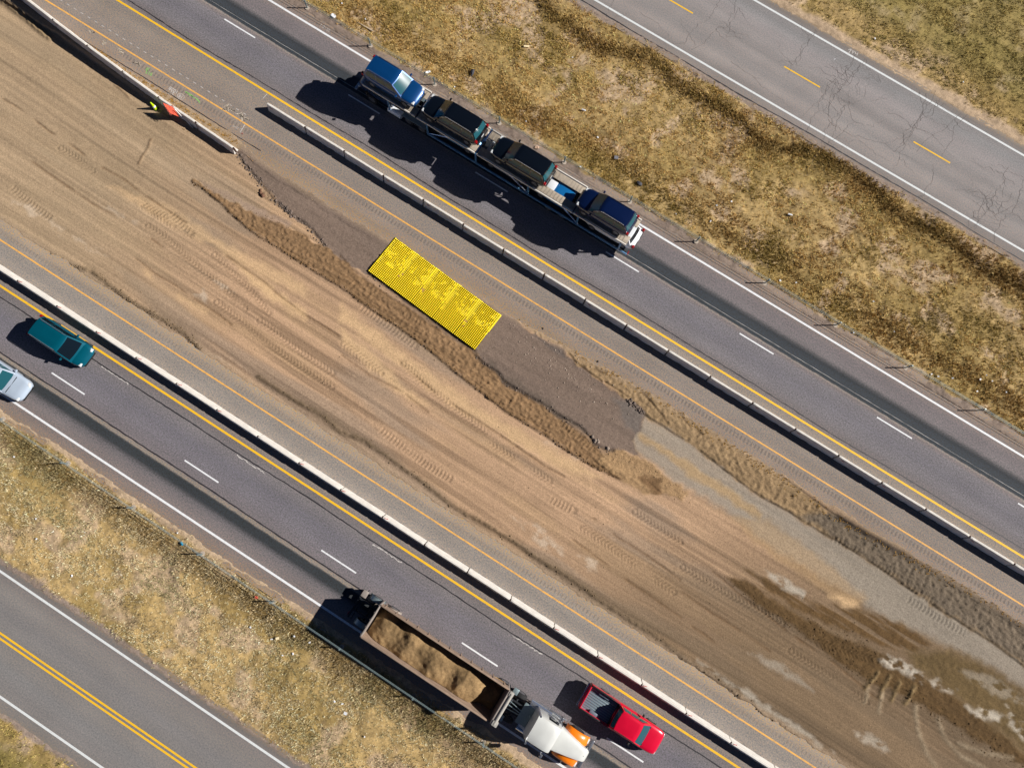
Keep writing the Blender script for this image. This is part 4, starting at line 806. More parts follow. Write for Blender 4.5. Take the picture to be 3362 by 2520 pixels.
# ------------------------------------------------------------------ dry grass (uncountable): clumps of blades, straw, olive and brown
def grass(name, label, regions, palette, n_per_m2, blades, hmin, hmax):
    Vs, Cs = [], []
    for (x0, x1, y0, y1, dens) in regions:
        n = int((x1 - x0) * (y1 - y0) * n_per_m2 * dens); x = rng.uniform(x0, x1, n); y = rng.uniform(y0, y1, n)
        d = -road_sd(x, y)
        cover = fbm(x * .6, y * .65, 4, 3) * .5 + .5 * fbm(x * 2.6, y * 2.6, 2, 6)
        belt = np.exp(-((y - 36.6 - (vn(x * .25, 0 * x, 3) - .5) * 2.2) / .8) ** 2) + .8 * np.exp(-((y + 15.6) / .9) ** 2) + .6 * np.exp(-((y - 27.4) / 1.2) ** 2)
        rows = 0.9 * (vn(x * .22, y * 2.6, 2) - .5) + .4 * (vn(x * .3, y * 5.5, 4) - .5)
        keep = (rng.random(n) < np.clip((cover - .30) * 2.2 + belt * .6 + rows + .12, .15, 1)) & (rng.random(n) < sstep(.12, 1.0, d + .5 * (cover - .4) - np.where((y > 24) & (y < 30), .25, np.where(y > 46, .55, 0))))
        x, y, belt, cover = x[keep], y[keep], belt[keep], cover[keep]; n = len(x)
        z = ground_z(x, y); hue = fbm(x * .28, y * .4, 4, 1) + rng.normal(0, .13, n); sh = rng.uniform(.72, 1.5, n) * np.where(y < -13, 1.1, 1.05); sh = np.where(rng.random(n) < .07, sh * .40, sh)
        sz = (rng.uniform(hmin, hmax, n) * (.7 + .6 * cover) * (1 + .6 * belt))
        pal = np.array([lin(*c) for c in palette]); u = np.clip((hue - .30) / .4, 0, .999) * (len(pal) - 1); i0 = u.astype(int); f = (u - i0)[:, None]
        col = (pal[i0] * (1 - f) + pal[np.minimum(i0 + 1, len(pal) - 1)] * f) * sh[:, None]
        dk = np.clip(belt, 0, 1)[:, None] * (.35 + .6 * rng.random((n, 1))); col = col + (lin(104, 82, 38) - col) * dk
        ba = rng.uniform(0, 2 * PI, n)
        for b in range(blades):
            a = ba + rng.normal(0, 1.3, n) + b * 2 * PI / blades; ln = sz * rng.uniform(.6, 1.25, n); lean = rng.uniform(.35, 1.2, n); wd = ln * rng.uniform(.07, .13, n) + .008
            bx = x + rng.normal(0, .045, n); by = y + rng.normal(0, .045, n); dx, dy = np.cos(a), np.sin(a)
            hx = np.sin(lean) * ln; hz = np.cos(lean) * ln
            tri = np.stack([np.stack([bx - dy * wd, by + dx * wd, z - .01], -1), np.stack([bx + dy * wd, by - dx * wd, z - .01], -1), np.stack([bx + dx * hx, by + dy * hx, z + hz], -1)], 1)
            Vs.append(tri.reshape(-1, 3)); cb = np.clip(col * rng.uniform(.8, 1.25, (n, 1)), 0.01, .8); Cs.append(np.repeat(cb, 3, 0))
    V = np.concatenate(Vs); Cc = np.concatenate(Cs)
    o = np_mesh(name, V, np.arange(len(V)).reshape(-1, 3), gm_, Cc); tag(o, label, 'grass', kind='stuff'); return o
gm_ = attr_mat('dry_grass', .8, 0)
straw = [(138, 118, 60), (172, 144, 80), (204, 172, 106), (216, 190, 130), (196, 156, 92), (156, 124, 72)]
pale = [(148, 138, 100), (174, 160, 122), (200, 184, 146), (212, 198, 164), (190, 168, 130), (154, 138, 104)]
oliv = [(112, 104, 54), (144, 132, 74), (168, 150, 90), (188, 168, 108), (150, 130, 74)]
grass('dry_grass', 'dry straw and olive grass covering the verge between carriageway and old frontage road', [(-52, 6, 25.4, 38.4, 1), (6, 46, 25.4, 38.4, 1)], straw, 125, 5, .06, .16)
grass('dry_grass', 'tussocky dry grass covering the verge between cable barrier and new frontage road', [(-40, 16, -23.2, -14.0, 1)], pale, 125, 5, .06, .15)
grass('green_grass', 'greener rough grass beyond the old frontage road', [(-8, 46, 47.2, 61, 1)], oliv, 120, 4, .06, .15)
grass('green_grass', 'greener rough grass beyond the new frontage road at the lower left corner', [(-32, -8, -38, -30.6, 1)], oliv, 120, 4, .06, .15)
def weeds(P, n, spread, name, label):
    P = np.array(P); seg = np.linalg.norm(np.diff(P, axis=0), axis=1); cum = np.concatenate([[0], np.cumsum(seg)]); a = rng.random(n) * cum[-1]
    x = np.interp(a, cum, P[:, 0]) + rng.normal(0, spread, n); y = np.interp(a, cum, P[:, 1]) + rng.normal(0, spread * .7, n); z = ground_z(x, y); Vs, Cs = [], []
    for b in range(7):
        q = rng.uniform(0, 2 * PI, n); ln = rng.uniform(.06, .2, n); le = rng.uniform(.5, 1.3, n); wd = .016
        Vs.append(np.stack([np.stack([x - np.sin(q) * wd, y + np.cos(q) * wd, z], -1), np.stack([x + np.sin(q) * wd, y - np.cos(q) * wd, z], -1), np.stack([x + np.cos(q) * np.sin(le) * ln, y + np.sin(q) * np.sin(le) * ln, z + np.cos(le) * ln], -1)], 1).reshape(-1, 3))
        Cs.append(np.repeat(lin(176, 138, 74) * rng.uniform(.6, 1.2, (n, 1)), 3, 0))
    V = np.concatenate(Vs); o = np_mesh(name, V, np.arange(len(V)).reshape(-1, 3), gm_, np.concatenate(Cs)); return tag(o, label, 'weeds', kind='stuff')
weeds([(a, b - .25) for a, b in wd_up], 420, .30, 'dry_weeds', 'sparse dry weeds along the broken pavement edge of the median')
weeds([(-58, 13.4), (-46, 12.95), (-38, 12.6), (-32, 12.5)], 420, .14, 'dry_weeds', 'thin dry weeds between asphalt and the angled barrier row')

# ------------------------------------------------------------------ vehicles
PROF = [(-.78, 0), (-.95, .06), (-1.0, .25), (-1.0, .62), (-.965, .84), (-.88, .95), (-.70, .995), (-.35, 1.02), (0, 1.03)]
PROF = PROF + [(-a, b) for a, b in PROF[-2::-1]]
def loft(mb, st):
    """st: (x, half width, z bottom, z top)"""
    return mb.rings([[(x, u * hw, zb + (zt - zb) * v) for u, v in PROF] for x, hw, zb, zt in st])
def cabin(parent, paint, glass, x0, x1, t0, t1, zb, zt, wb, wt, L_side=True, rear=True, split=None, pillar=.07, crown=.04):
    """greenhouse: x0..x1 base (rear, front), t0..t1 roof; body-coloured shell with glass panes let into it"""
    def P(u, f, z):    # u -1..1 across, f 0..1 rear to front
        k = (z - zb) / (zt - zb); a = x0 + (t0 - x0) * k; b = x1 + (t1 - x1) * k; hw = wb + (wt - wb) * k
        bow = (1 - u * u) * .07
        return Vector((a + (b - a) * f + (bow if f > .5 else -bow) * (1 - .3 * k) * (1 if f in (0, 1) else 0), u * hw, z))
    mb = MB(); n = 7; rings_ = []
    for z in (zb - .12, zb, zb + (zt - zb) * .5, zt - .05, zt):
        ins = .96 if z == zt else 1.0; r = []
        us = np.linspace(-1, 1, n)
        for u in us: r.append(P(u * ins, 1, z))
        for u in us[::-1]: r.append(P(u * ins, 0, z))
        rings_.append(r)
    mb.rings(rings_, cap=False)
    top = rings_[-1]; m = [Vector((0, 0, 0)) for _ in top]
    c = sum(top, Vector()) / len(top); inner = [c + (p - c) * .72 + Vector((0, 0, crown * .7)) for p in top]; inn2 = [c + (p - c) * .3 + Vector((0, 0, crown)) for p in top]
    vt = [mb.bm.verts.new(p) for p in top]; v1 = [mb.bm.verts.new(p) for p in inner]; v2 = [mb.bm.verts.new(p) for p in inn2]; N_ = len(top)
    for i in range(N_):
        j = (i + 1) % N_; mb.bm.faces.new((vt[i], vt[j], v1[j], v1[i])); mb.bm.faces.new((v1[i], v1[j], v2[j], v2[i]))
    mb.bm.faces.new(v2); bmesh.ops.remove_doubles(mb.bm, verts=mb.bm.verts[:], dist=.002)
    mb.build('roof', paint, parent, ang=40)
    def pane(name, f, lo, hi):
        mb = MB(); us = np.linspace(-1 + pillar * 1.6, 1 - pillar * 1.6, 7); rows = []
        d = Vector((.012 if f == 1 else -.012, 0, .010))
        for k in (lo, (lo + hi) / 2, hi): rows.append([mb.bm.verts.new(P(u, f, zb + (zt - zb) * k) + d) for u in us])
        for a, b in zip(rows[:-1], rows[1:]):
            for i in range(6): mb.bm.faces.new((a[i], a[i + 1], b[i + 1], b[i]))
        mb.build(name, glass, parent)
    pane('windshield', 1, .03, .90)
    if rear: pane('rear_window', 0, .22, .88)
    cuts = split or [.05, .36, .66, .93]
    for sgn in (-1, 1):
        for a, b in zip(cuts[:-1], cuts[1:]):
            mb = MB(); q = []
            for f, k in ((a + .015, .12), (b - .015, .12), (b - .015, .86), (a + .015, .86)):
                z = zb + (zt - zb) * k; p = P(sgn, .5, z); kk = k; xa = x0 + (t0 - x0) * k; xb = x1 + (t1 - x1) * k
                q.append(Vector((xa + (xb - xa) * f, p.y + sgn * .012, z + .004)))
            mb.quad(*q); mb.build('side_window', glass, parent, smooth=False)
tyre_src = {}
def wheel(parent, x, y, r, wd):
    key = (round(r, 2), round(wd, 2))
    if key not in tyre_src:
        mb = MB().cyl_y(0, 0, r, -wd / 2, wd / 2, 24); t_ = mb.build('tyre', M['tyre']); COL.objects.unlink(t_)
        mb = MB(); n = 18
        mb.rings([[(math.cos(2 * PI * i / n) * rr, yy, math.sin(2 * PI * i / n) * rr) for i in range(n)] for yy, rr in ((-wd * .52, r * .52), (-wd * .50, r * .60), (wd * .50, r * .60), (wd * .52, r * .52))])
        q_ = mb.build('rim', M['rim']); COL.objects.unlink(q_); tyre_src[key] = (t_, q_)
    w_ = bpy.data.objects.new('wheel', None); w_.empty_display_size = .1; link(w_, parent); w_.location = (x, y, r)
    for s_ in tyre_src[key]: link(s_.copy(), w_)
    return w_
def lamp(name, m, parent, x0, x1, y0, y1, z0, z1, bev=.03): return MB().box(x0, x1, y0, y1, z0, z1, bev).build(name, m, parent)
def mirrors(parent, m, x, hw, z):
    for s_ in (-1, 1): MB().box(x - .06, x + .08, s_ * (hw + .10) - .10, s_ * (hw + .10) + .10, z, z + .14, .035).build('mirror', m, parent)
def suv(name, label, cat, loc, rz, paint, L=4.75, hw=.93, zr=1.72, glass=None, rails=True, hood=.98, group=None, roofx=None, lamps=True, nose=.78):
    t = thing(name, label, cat, loc, rz, group); g = glass or M['glass']
    st = [(0, .62 * hw, .50, .84), (.05, .78 * hw, .40, .96), (.18, .90 * hw, .34, 1.04), (.40, .97 * hw, .30, 1.07), (.9, hw, .28, 1.07), (L * .5, hw, .26, 1.06), (L * .70, hw, .26, 1.03), (L - 1.1, .985 * hw, .27, hood), (L - .6, .955 * hw, .29, hood - .06), (L - .28, .87 * hw, .32, nose + .05), (L - .12, .76 * hw, .36, nose - .04), (L - .03, .60 * hw, .40, nose - .12), (L, .42 * hw, .44, nose - .2)]
    loft(MB(), st).build('body', paint, t, ang=50)
    r0, r1, w0, w1 = roofx or (.10, L * .735, .42, L * .575)
    cabin(t, paint, g, r0, r1, w0, w1, 1.02, zr, .90 * hw, .74 * hw)
    # bonnet shut line and wipers
    MB().box(L * .742, L * .752, -.72 * hw, .72 * hw, hood + .02, hood + .034).build('cowl', M['black_trim'], t)
    for s_ in (-1, 1):
        wheel(t, .86, s_ * (hw - .11), .35, .23); wheel(t, L - .92, s_ * (hw - .11), .35, .23)
        if lamps: lamp('headlight', M['lamp_white'], t, L - .36, L - .14, s_ * .70 * hw - .13, s_ * .70 * hw + .13, nose - .12, nose + .03)
        lamp('tail_light', M['lamp_red'], t, -.03, .16, s_ * .84 * hw - .10, s_ * .84 * hw + .10, .80, 1.12)
        if rails:
            mb = MB(); P = [(w0 + .15, zr - .01), (w0 + .3, zr + .05), (w1 - .35, zr + .05), (w1 - .1, zr - .01)]
            for a, b in zip(P[:-1], P[1:]): mb.tube((a[0], s_ * .70 * hw, a[1]), (b[0], s_ * .70 * hw, b[1]), .022, 6)
            mb.build('roof_rail', M['chrome'], t)
    mirrors(t, paint, L * .68, hw, 1.0)
    MB().box(-.06, .05, -.78 * hw, .78 * hw, .42, .62, .04).build('rear_bumper', M['black_trim'], t); MB().box(L - .10, L + .03, -.66 * hw, .66 * hw, .40, .56, .04).build('front_bumper', M['black_trim'], t)
    MB().box(-.03, .02, -.16, .16, .74, .86, .004).build('number_plate', M['lamp_white'], t)
    return t

paint_teal = carpaint('teal_paint', lin(0, 94, 114), .3, .35); paint_silver = carpaint('silver_paint', lin(190, 205, 222), .35, .25)
paint_blue = carpaint('bright_blue_paint', lin(6, 66, 122), .3, .3); paint_black = carpaint('black_paint', lin(10, 16, 24), .22, .0); paint_navy = carpaint('navy_paint', lin(8, 26, 66), .25, .1)
paint_white = carpaint('white_paint', lin(228, 232, 236), .35, 0); paint_red = carpaint('red_paint', lin(218, 8, 52), .3, .1); paint_steelblue = carpaint('grey_blue_paint', lin(110, 165, 205), .35, .2); paint_lightblue = carpaint('mid_blue_paint', lin(20, 110, 175), .3, .1)
suv('minivan', 'teal minivan driving beside the sunlit barrier row at the left edge', 'minivan', (-35.50, -7.58, 0), 0, paint_teal, L=4.78, hw=.94, zr=1.74, glass=M['glass'], rails=True, hood=.98, nose=.74, roofx=(.14, 3.85, .50, 2.95))
suv('car', 'silver white car half cut off by the left edge of the photo', 'car', (-37.55, -12.05, 0), 0, paint_silver, L=4.62, hw=.92, zr=1.48, glass=M['glass_teal'], rails=False, hood=.97, nose=.80, roofx=(.55, 3.15, 1.25, 2.45))

# red pickup
t = thing('pickup_truck', 'red pickup with an empty ribbed cargo bed driving next to the yellow line', 'pickup truck', (13.02, -8.22, 0))
hw = .95; L = 6.1
loft(MB(), [(2.30, .99 * hw, .42, 1.12), (2.5, hw, .40, 1.14), (3.6, hw, .40, 1.13), (4.35, .99 * hw, .40, 1.10), (4.9, .985 * hw, .42, 1.10), (5.5, .96 * hw, .44, 1.06), (5.85, .91 * hw, .46, 1.0), (6.02, .84 * hw, .50, .92), (6.1, .74 * hw, .54, .82)]).build('body', paint_red, t, ang=50)
cabin(t, paint_red, M['glass_teal'], 2.36, 4.86, 2.56, 4.12, 1.08, 1.80, .89 * hw, .74 * hw)
bed = MB(); bed.box(.06, 2.28, -.80, .80, .66, .72); bd = bed.build('cargo_bed', mat('bed_liner', lin(118, 132, 146), .5, .3, nscale=4, namt=.15), t)
mb = MB()
for k in range(9): mb.box(.12, 2.24, -.70 + k * .165, -.70 + k * .165 + .07, .72, .745, .006)
mb.build('bed_rib', M['galv'], bd)
for s_ in (-1, 1):
    loft(MB(), [(x, .075, .42, z) for x, z in ((.02, 1.06), (.15, 1.10), (1.1, 1.12), (2.32, 1.13))]).build('bed_side', paint_red, t).location = (0, s_ * .875, 0)
    MB().box(.05, 2.30, s_ * .875 - .055, s_ * .875 + .055, 1.115, 1.145, .01).build('bed_rail', M['black_trim'], t)
    MB().box(.75, 1.55, s_ * .70 - .11, s_ * .70 + .11, .70, .93, .04).build('wheel_well', bd.data.materials[0], t)
    for x in (1.15, 4.95): wheel(t, x, s_ * .83, .40, .26)
    lamp('headlight', M['lamp_white'], t, 5.94, 6.07, s_ * .66 - .11, s_ * .66 + .11, .74, .88); lamp('tail_light', M['lamp_red'], t, -.02, .10, s_ * .88 - .07, s_ * .88 + .07, .72, 1.06)
MB().box(-.02, .06, -.80, .80, .55, 1.10, .02).build('tailgate', paint_red, t); MB().box(-.20, -.02, -.90, .90, .48, .62, .03).build('rear_bumper', M['chrome'], t); MB().box(6.02, 6.16, -.72, .72, .46, .62, .04).build('front_bumper', M['chrome'], t)
MB().box(2.28, 2.34, -.86, .86, .66, 1.16, .01).build('bed_bulkhead', M['black_trim'], t); MB().box(4.86, 4.94, -.70, .70, 1.085, 1.10).build('cowl', M['black_trim'], t); mirrors(t, M['black_trim'], 4.05, .97, 1.12)

# dump truck: tractor and end-dump trailer coupled
dt = thing('dump_truck', 'long dump truck, pale grey cab with orange fenders pulling an open trailer of soil', 'dump truck', (-2.42, -11.53, 0)); DX = 2.42
LB, HW_, ZF, ZR = 10.35, 1.22, 1.02, 2.80
mb = MB(); prof = [(-HW_, ZR), (-HW_, 1.9), (-.98, 1.15), (-.7, ZF), (.7, ZF), (.98, 1.15), (HW_, 1.9), (HW_, ZR)]; inn = [(a * .945, b + (.06 if b < 2 else 0)) for a, b in prof]
mb.rings([[(x, a, b) for a, b in prof] + [(x, a, b) for a, b in inn[::-1]] for x in (0, LB * .33, LB * .66, LB)], cap=False); mb.quad(*[(0, a, b) for a, b in prof[:4]]) if False else None
tb = mb.build('trailer_box', M['dirt_steel'], dt, ang=30)
for s_ in (-1, 1):
    MB().box(-.02, LB + .02, s_ * HW_ - .055, s_ * HW_ + .055, ZR - .03, ZR + .06, .015).build('top_rail', M['dirt_steel'], tb)
    for k in range(12): MB().box(.25 + k * .88, .33 + k * .88, s_ * (HW_ + .02) - .02, s_ * (HW_ + .02) + .02, 1.5, ZR - .12, .006).build('side_rib', M['dirt_steel'], tb)
mb = MB().box(-.10, 0, -HW_ - .04, HW_ + .04, 1.0, ZR + .02, .02)
for k in range(5): mb.box(-.16, -.10, -HW_ + .1 + k * .55, -HW_ + .2 + k * .55, 1.02, ZR - .02, .01)
mb.build('tailgate', M['grey_steel'], dt)
MB().box(LB, LB + .10, -HW_, HW_, ZF, 3.05, .02).build('bulkhead', M['grey_steel'], dt)
mb = MB().tube((LB + .28, -HW_ + .1, 3.02), (LB + .28, HW_ - .1, 3.02), .13, 12).box(LB + .1, LB + .5, -HW_ - .02, -HW_ + .34, 2.75, 3.12, .03).box(LB + .1, LB + .42, HW_ - .3, HW_ + .02, 2.8, 3.1, .03).box(LB + .10, LB + .34, -HW_ + .3, HW_ - .3, 2.72, 2.86, .02)
mb.build('tarp_housing', mat('tarp_housing_grey', lin(172, 168, 160), .6, .1), dt)
mb = MB().box(-1.65, LB, -.5, -.38, .72, 1.0, .02).box(-1.65, LB, .38, .5, .72, 1.0, .02)
for k in range(7): mb.box(-1.5 + k * 1.9, -1.35 + k * 1.9, -.5, .5, .78, .94)
mb.box(-1.75, -1.6, -1.1, 1.1, .62, .86, .03).tube((-.6, -.9, .52), (-.6, .9, .52), .07).tube((.8, -.9, .52), (.8, .9, .52), .07); mb.build('chassis', M['dark_steel'], dt)
for x in (-.55, .85):
    for s_ in (-1, 1):
        wheel(dt, x, s_ * .93, .52, .30)
        mb = MB(); n = 9; P = [(x + .62 * math.cos(a), .52 + .62 * math.sin(a)) for a in np.linspace(.25, PI - .25, n)]
        mb.rings([[(px, s_ * 1.14 - .02, pz), (px, s_ * 1.14 + .04 * s_, pz), (px, s_ * .80, pz), (px, s_ * .80, pz - .03), (px, s_ * 1.14, pz - .06)] for px, pz in P]); mb.build('mudguard', M['galv'] if x < 0 else M['grey_steel'], dt)
for s_ in (-1, 1): lamp('tail_light', M['lamp_red'], dt, -1.80, -1.74, s_ * .85 - .14, s_ * .85 + .14, .68, .80, .01); MB().box(-1.45, -1.42, s_ * .93 - .22, s_ * .93 + .22, .25, .8).build('mud_flap', M['black_trim'], dt)
MB().box(-1.72, -1.3, .62, 1.12, .86, .98, .02).build('rear_deck_plate', M['grey_steel'], dt)
for s_ in (-1, 1): MB().tube((LB - .9, s_ * .45, .15), (LB - .9, s_ * .45, .95), .06).box(LB - 1.02, LB - .78, s_ * .45 - .12, s_ * .45 + .12, .12, .16).build('landing_leg', M['dark_steel'], dt)
# tractor
mb = MB().box(LB - .4, 17.2, -.42, -.32, .62, .88, .02).box(LB - .4, 17.2, .32, .42, .62, .88, .02).box(LB + .2, LB + .9, -.45, .45, .88, 1.0, .03)
for k in range(4): mb.box(LB + .3 + k * 1.4, LB + .42 + k * 1.4, -.42, .42, .66, .84)
for x in (LB - .15, LB + 1.2): mb.tube((x, -.9, .52), (x, .9, .52), .08)
mb.build('tractor_frame', M['dark_steel'], dt)
MB().box(LB + 1.75, LB + 2.55, -.75, .75, .88, .92, .01).build('deck_plate', M['galv'], dt)
MB().tube((LB + 1.7, -.15, 1.25), (LB + .2, -.3, 1.05), .03).tube((LB + 1.7, .0, 1.3), (LB + .2, .05, 1.1), .03).tube((LB + 1.7, .15, 1.25), (LB + .2, .35, 1.05), .03).tube((LB + 2.4, .15, 1.0), (LB + 2.4, .15, 1.7), .04).build('air_line', M['galv'], dt)
for x in (LB - .15, LB + 1.2):
    for s_ in (-1, 1):
        wheel(dt, x, s_ * .92, .52, .30)
for s_ in (-1, 1):
    MB().tube((LB + 2.05, s_ * .88, .68), (LB + 3.7, s_ * .88, .68), .30, 16).build('fuel_tank', M['chrome'], dt)
    MB().box(LB + .55, LB + .95, s_ * 1.0 - .22, s_ * 1.0 + .22, .98, 1.06, .03).build('quarter_fender', M['galv'], dt)
    wheel(dt, 16.25, s_ * .98, .52, .28)
    # orange front fenders
    mb = MB(); P = [(15.35, .85, .12), (15.45, 1.10, .14), (15.75, 1.24, .16), (16.2, 1.30, .17), (16.7, 1.22, .17), (17.05, 1.02, .15), (17.2, .72, .12)]
    mb.rings([[(x, s_ * .52, z + .10), (x, s_ * .80, z + .08), (x, s_ * 1.06, z), (x, s_ * 1.14, z - .10), (x, s_ * 1.12, z - .16), (x, s_ * .8, z - .10), (x, s_ * .52, z - .05)] for x, z, _ in P]); mb.build('front_fender', mat('orange_paint', lin(246, 128, 8), .35, coat=.6) if s_ < 0 else bpy.data.materials['orange_paint'], dt, ang=60)
    lamp('headlight', M['lamp_white'], dt, 17.02, 17.2, s_ * .88 - .16, s_ * .88 + .16, .78, .98)
    MB().tube((LB + 2.66, s_ * .98, .9), (LB + 2.66, s_ * .98, 3.2), .075, 10).build('exhaust_stack', M['chrome'], dt)
    MB().box(14.45, 14.62, s_ * 1.38 - .12, s_ * 1.38 + .12, 1.75, 2.25, .03).tube((14.5, s_ * .98, 2.2), (14.5, s_ * 1.3, 2.2), .02).tube((14.5, s_ * .98, 1.8), (14.5, s_ * 1.3, 1.8), .02).build('mirror', M['chrome'], dt)
    MB().tube((14.75, s_ * .92, 1.15), (14.75, s_ * .92, 1.85), .15, 14).build('air_cleaner', M['chrome'], dt); MB().box(13.1, 15.2, s_ * 1.06 - .14, s_ * 1.06 + .14, .42, .60, .03).build('side_step', M['chrome'], dt)
pg = carpaint('pale_grey_paint', lin(206, 208, 204), .4, 0)
loft(MB(), [(12.92, .96, .85, 2.72), (12.98, 1.0, .80, 2.80), (13.6, 1.02, .78, 2.84), (14.3, 1.02, .78, 2.82), (14.62, 1.0, .8, 2.74), (14.78, .98, .82, 2.60)]).build('cab', pg, dt, ang=40)
mb = MB(); mb.rings([[(x, u * hw_, zb + (zt - zb) * v) for u, v in PROF] for x, hw_, zb, zt in ((14.74, .90, .82, 1.88), (15.3, .82, .82, 1.84), (16.2, .66, .80, 1.74), (16.9, .52, .78, 1.62), (17.35, .42, .76, 1.46), (17.48, .36, .78, 1.25))]); mb.build('hood', pg, dt, ang=40)
MB().box(14.9, 17.2, -.012, .012, 1.55, 1.56).build('hood_seam', M['black_trim'], dt)
mb = MB()
for k in range(9): mb.box(17.47, 17.5, -.28, .28, .82 + k * .045, .845 + k * .045)
mb.build('grille', M['chrome'], dt)
MB().box(17.35, 17.62, -1.05, 1.05, .42, .68, .05).build('front_bumper', M['chrome'], dt)
mb = MB(); mb.quad((14.80, -.86, 1.92), (14.80, .86, 1.92), (14.735, .82, 2.55), (14.735, -.82, 2.55)); mb.build('windshield', M['glass'], dt)
for s_ in (-1, 1):
    mb = MB(); mb.quad((13.75, s_ * 1.025, 1.85), (14.55, s_ * 1.02, 1.85), (14.5, s_ * 1.0, 2.55), (13.75, s_ * 1.01, 2.55)); mb.build('side_window', M['glass'], dt)
# soil load
lx = np.linspace(.12, LB - .12, 130); ly = np.linspace(-1.12, 1.12, 34); gx_, gy_ = np.meshgrid(lx, ly, indexing='ij')
hz = 2.05 + .42 * np.exp(-((gx_ - 3.1) / 1.0) ** 2) + .5 * np.exp(-((gx_ - 5.2) / 1.1) ** 2) + .42 * np.exp(-((gx_ - 7.6) / .9) ** 2) + .2 * np.exp(-((gx_ - 1.2) / .7) ** 2)
hz -= .26 * (np.abs(gy_ + .12) / 1.12) ** 2.2 + .75 * sstep(8.6, 9.7, gx_ - .25 * gy_) + .30 * sstep(.7, 0, gx_) + .2 * sstep(.3, 1.1, gy_); hz += (fbm(gx_ * 1.2, gy_ * 1.2, 4, 2) - .5) * .35 + (fbm(gx_ * 5, gy_ * 5, 3, 5) - .5) * .12
hz = np.maximum(hz, 1.12); ii = np.arange(gx_.size).reshape(gx_.shape); q4 = np.stack([ii[:-1, :-1], ii[1:, :-1], ii[1:, 1:], ii[:-1, 1:]], -1).reshape(-1, 4)
cl = lin(148, 122, 87) * (.40 + 1.0 * fbm(gx_ * .9, gy_ * 1.2, 4, 6))[..., None]
lo = np_mesh('soil_load', np.stack([gx_ - DX, gy_ - 11.53, hz], -1).reshape(-1, 3), q4, attr_mat('load_soil', .95, .25, 7, .5, 14), cl.reshape(-1, 3), True); tag(lo, 'heaped tan soil filling the open trailer of the dump truck', 'soil load')

# car transporter
CT0 = -14.0; CY = 22.33
ct = thing('car_carrier', 'dark two-deck car carrier truck loaded with blue and black vehicles', 'car carrier', (CT0, CY, 0))
X = lambda s: s - CT0
mb = MB().box(X(-26.2), X(-19.3), -.44, -.32, .6, .86, .02).box(X(-26.2), X(-19.3), .32, .44, .6, .86, .02)
for k in range(5): mb.box(X(-25.8) + k * 1.4, X(-25.68) + k * 1.4, -.42, .42, .64, .82)
for x in (-24.9, -21.5, -20.2): mb.tube((X(x), -.95, .5), (X(x), .95, .5), .07)
mb.build('tractor_frame', M['dark_steel'], ct)
pb = carpaint('dark_blue_paint', lin(20, 44, 80), .35, .1); psb = carpaint('steel_blue_paint', lin(84, 130, 168), .4, .1)
loft(MB(), [(X(-23.0), .98, .8, 2.20), (X(-23.4), 1.02, .7, 2.26), (X(-24.4), 1.02, .7, 2.26), (X(-24.85), 1.0, .7, 2.1), (X(-25.1), .96, .7, 1.72)]).build('cab', pb, ct, ang=40)
loft(MB(), [(X(-25.0), .94, .55, 1.60), (X(-25.6), .90, .5, 1.50), (X(-26.15), .80, .48, 1.34), (X(-26.4), .64, .5, 1.05)]).build('hood', pb, ct, ang=40)
mb = MB(); mb.quad((X(-25.13), -.84, 1.68), (X(-25.13), .84, 1.68), (X(-24.86), .8, 2.14), (X(-24.86), -.8, 2.14)); mb.build('windshield', M['glass'], ct)
MB().box(X(-26.62), X(-26.38), -1.1, 1.1, .40, .66, .05).build('front_bumper', M['chrome'], ct)
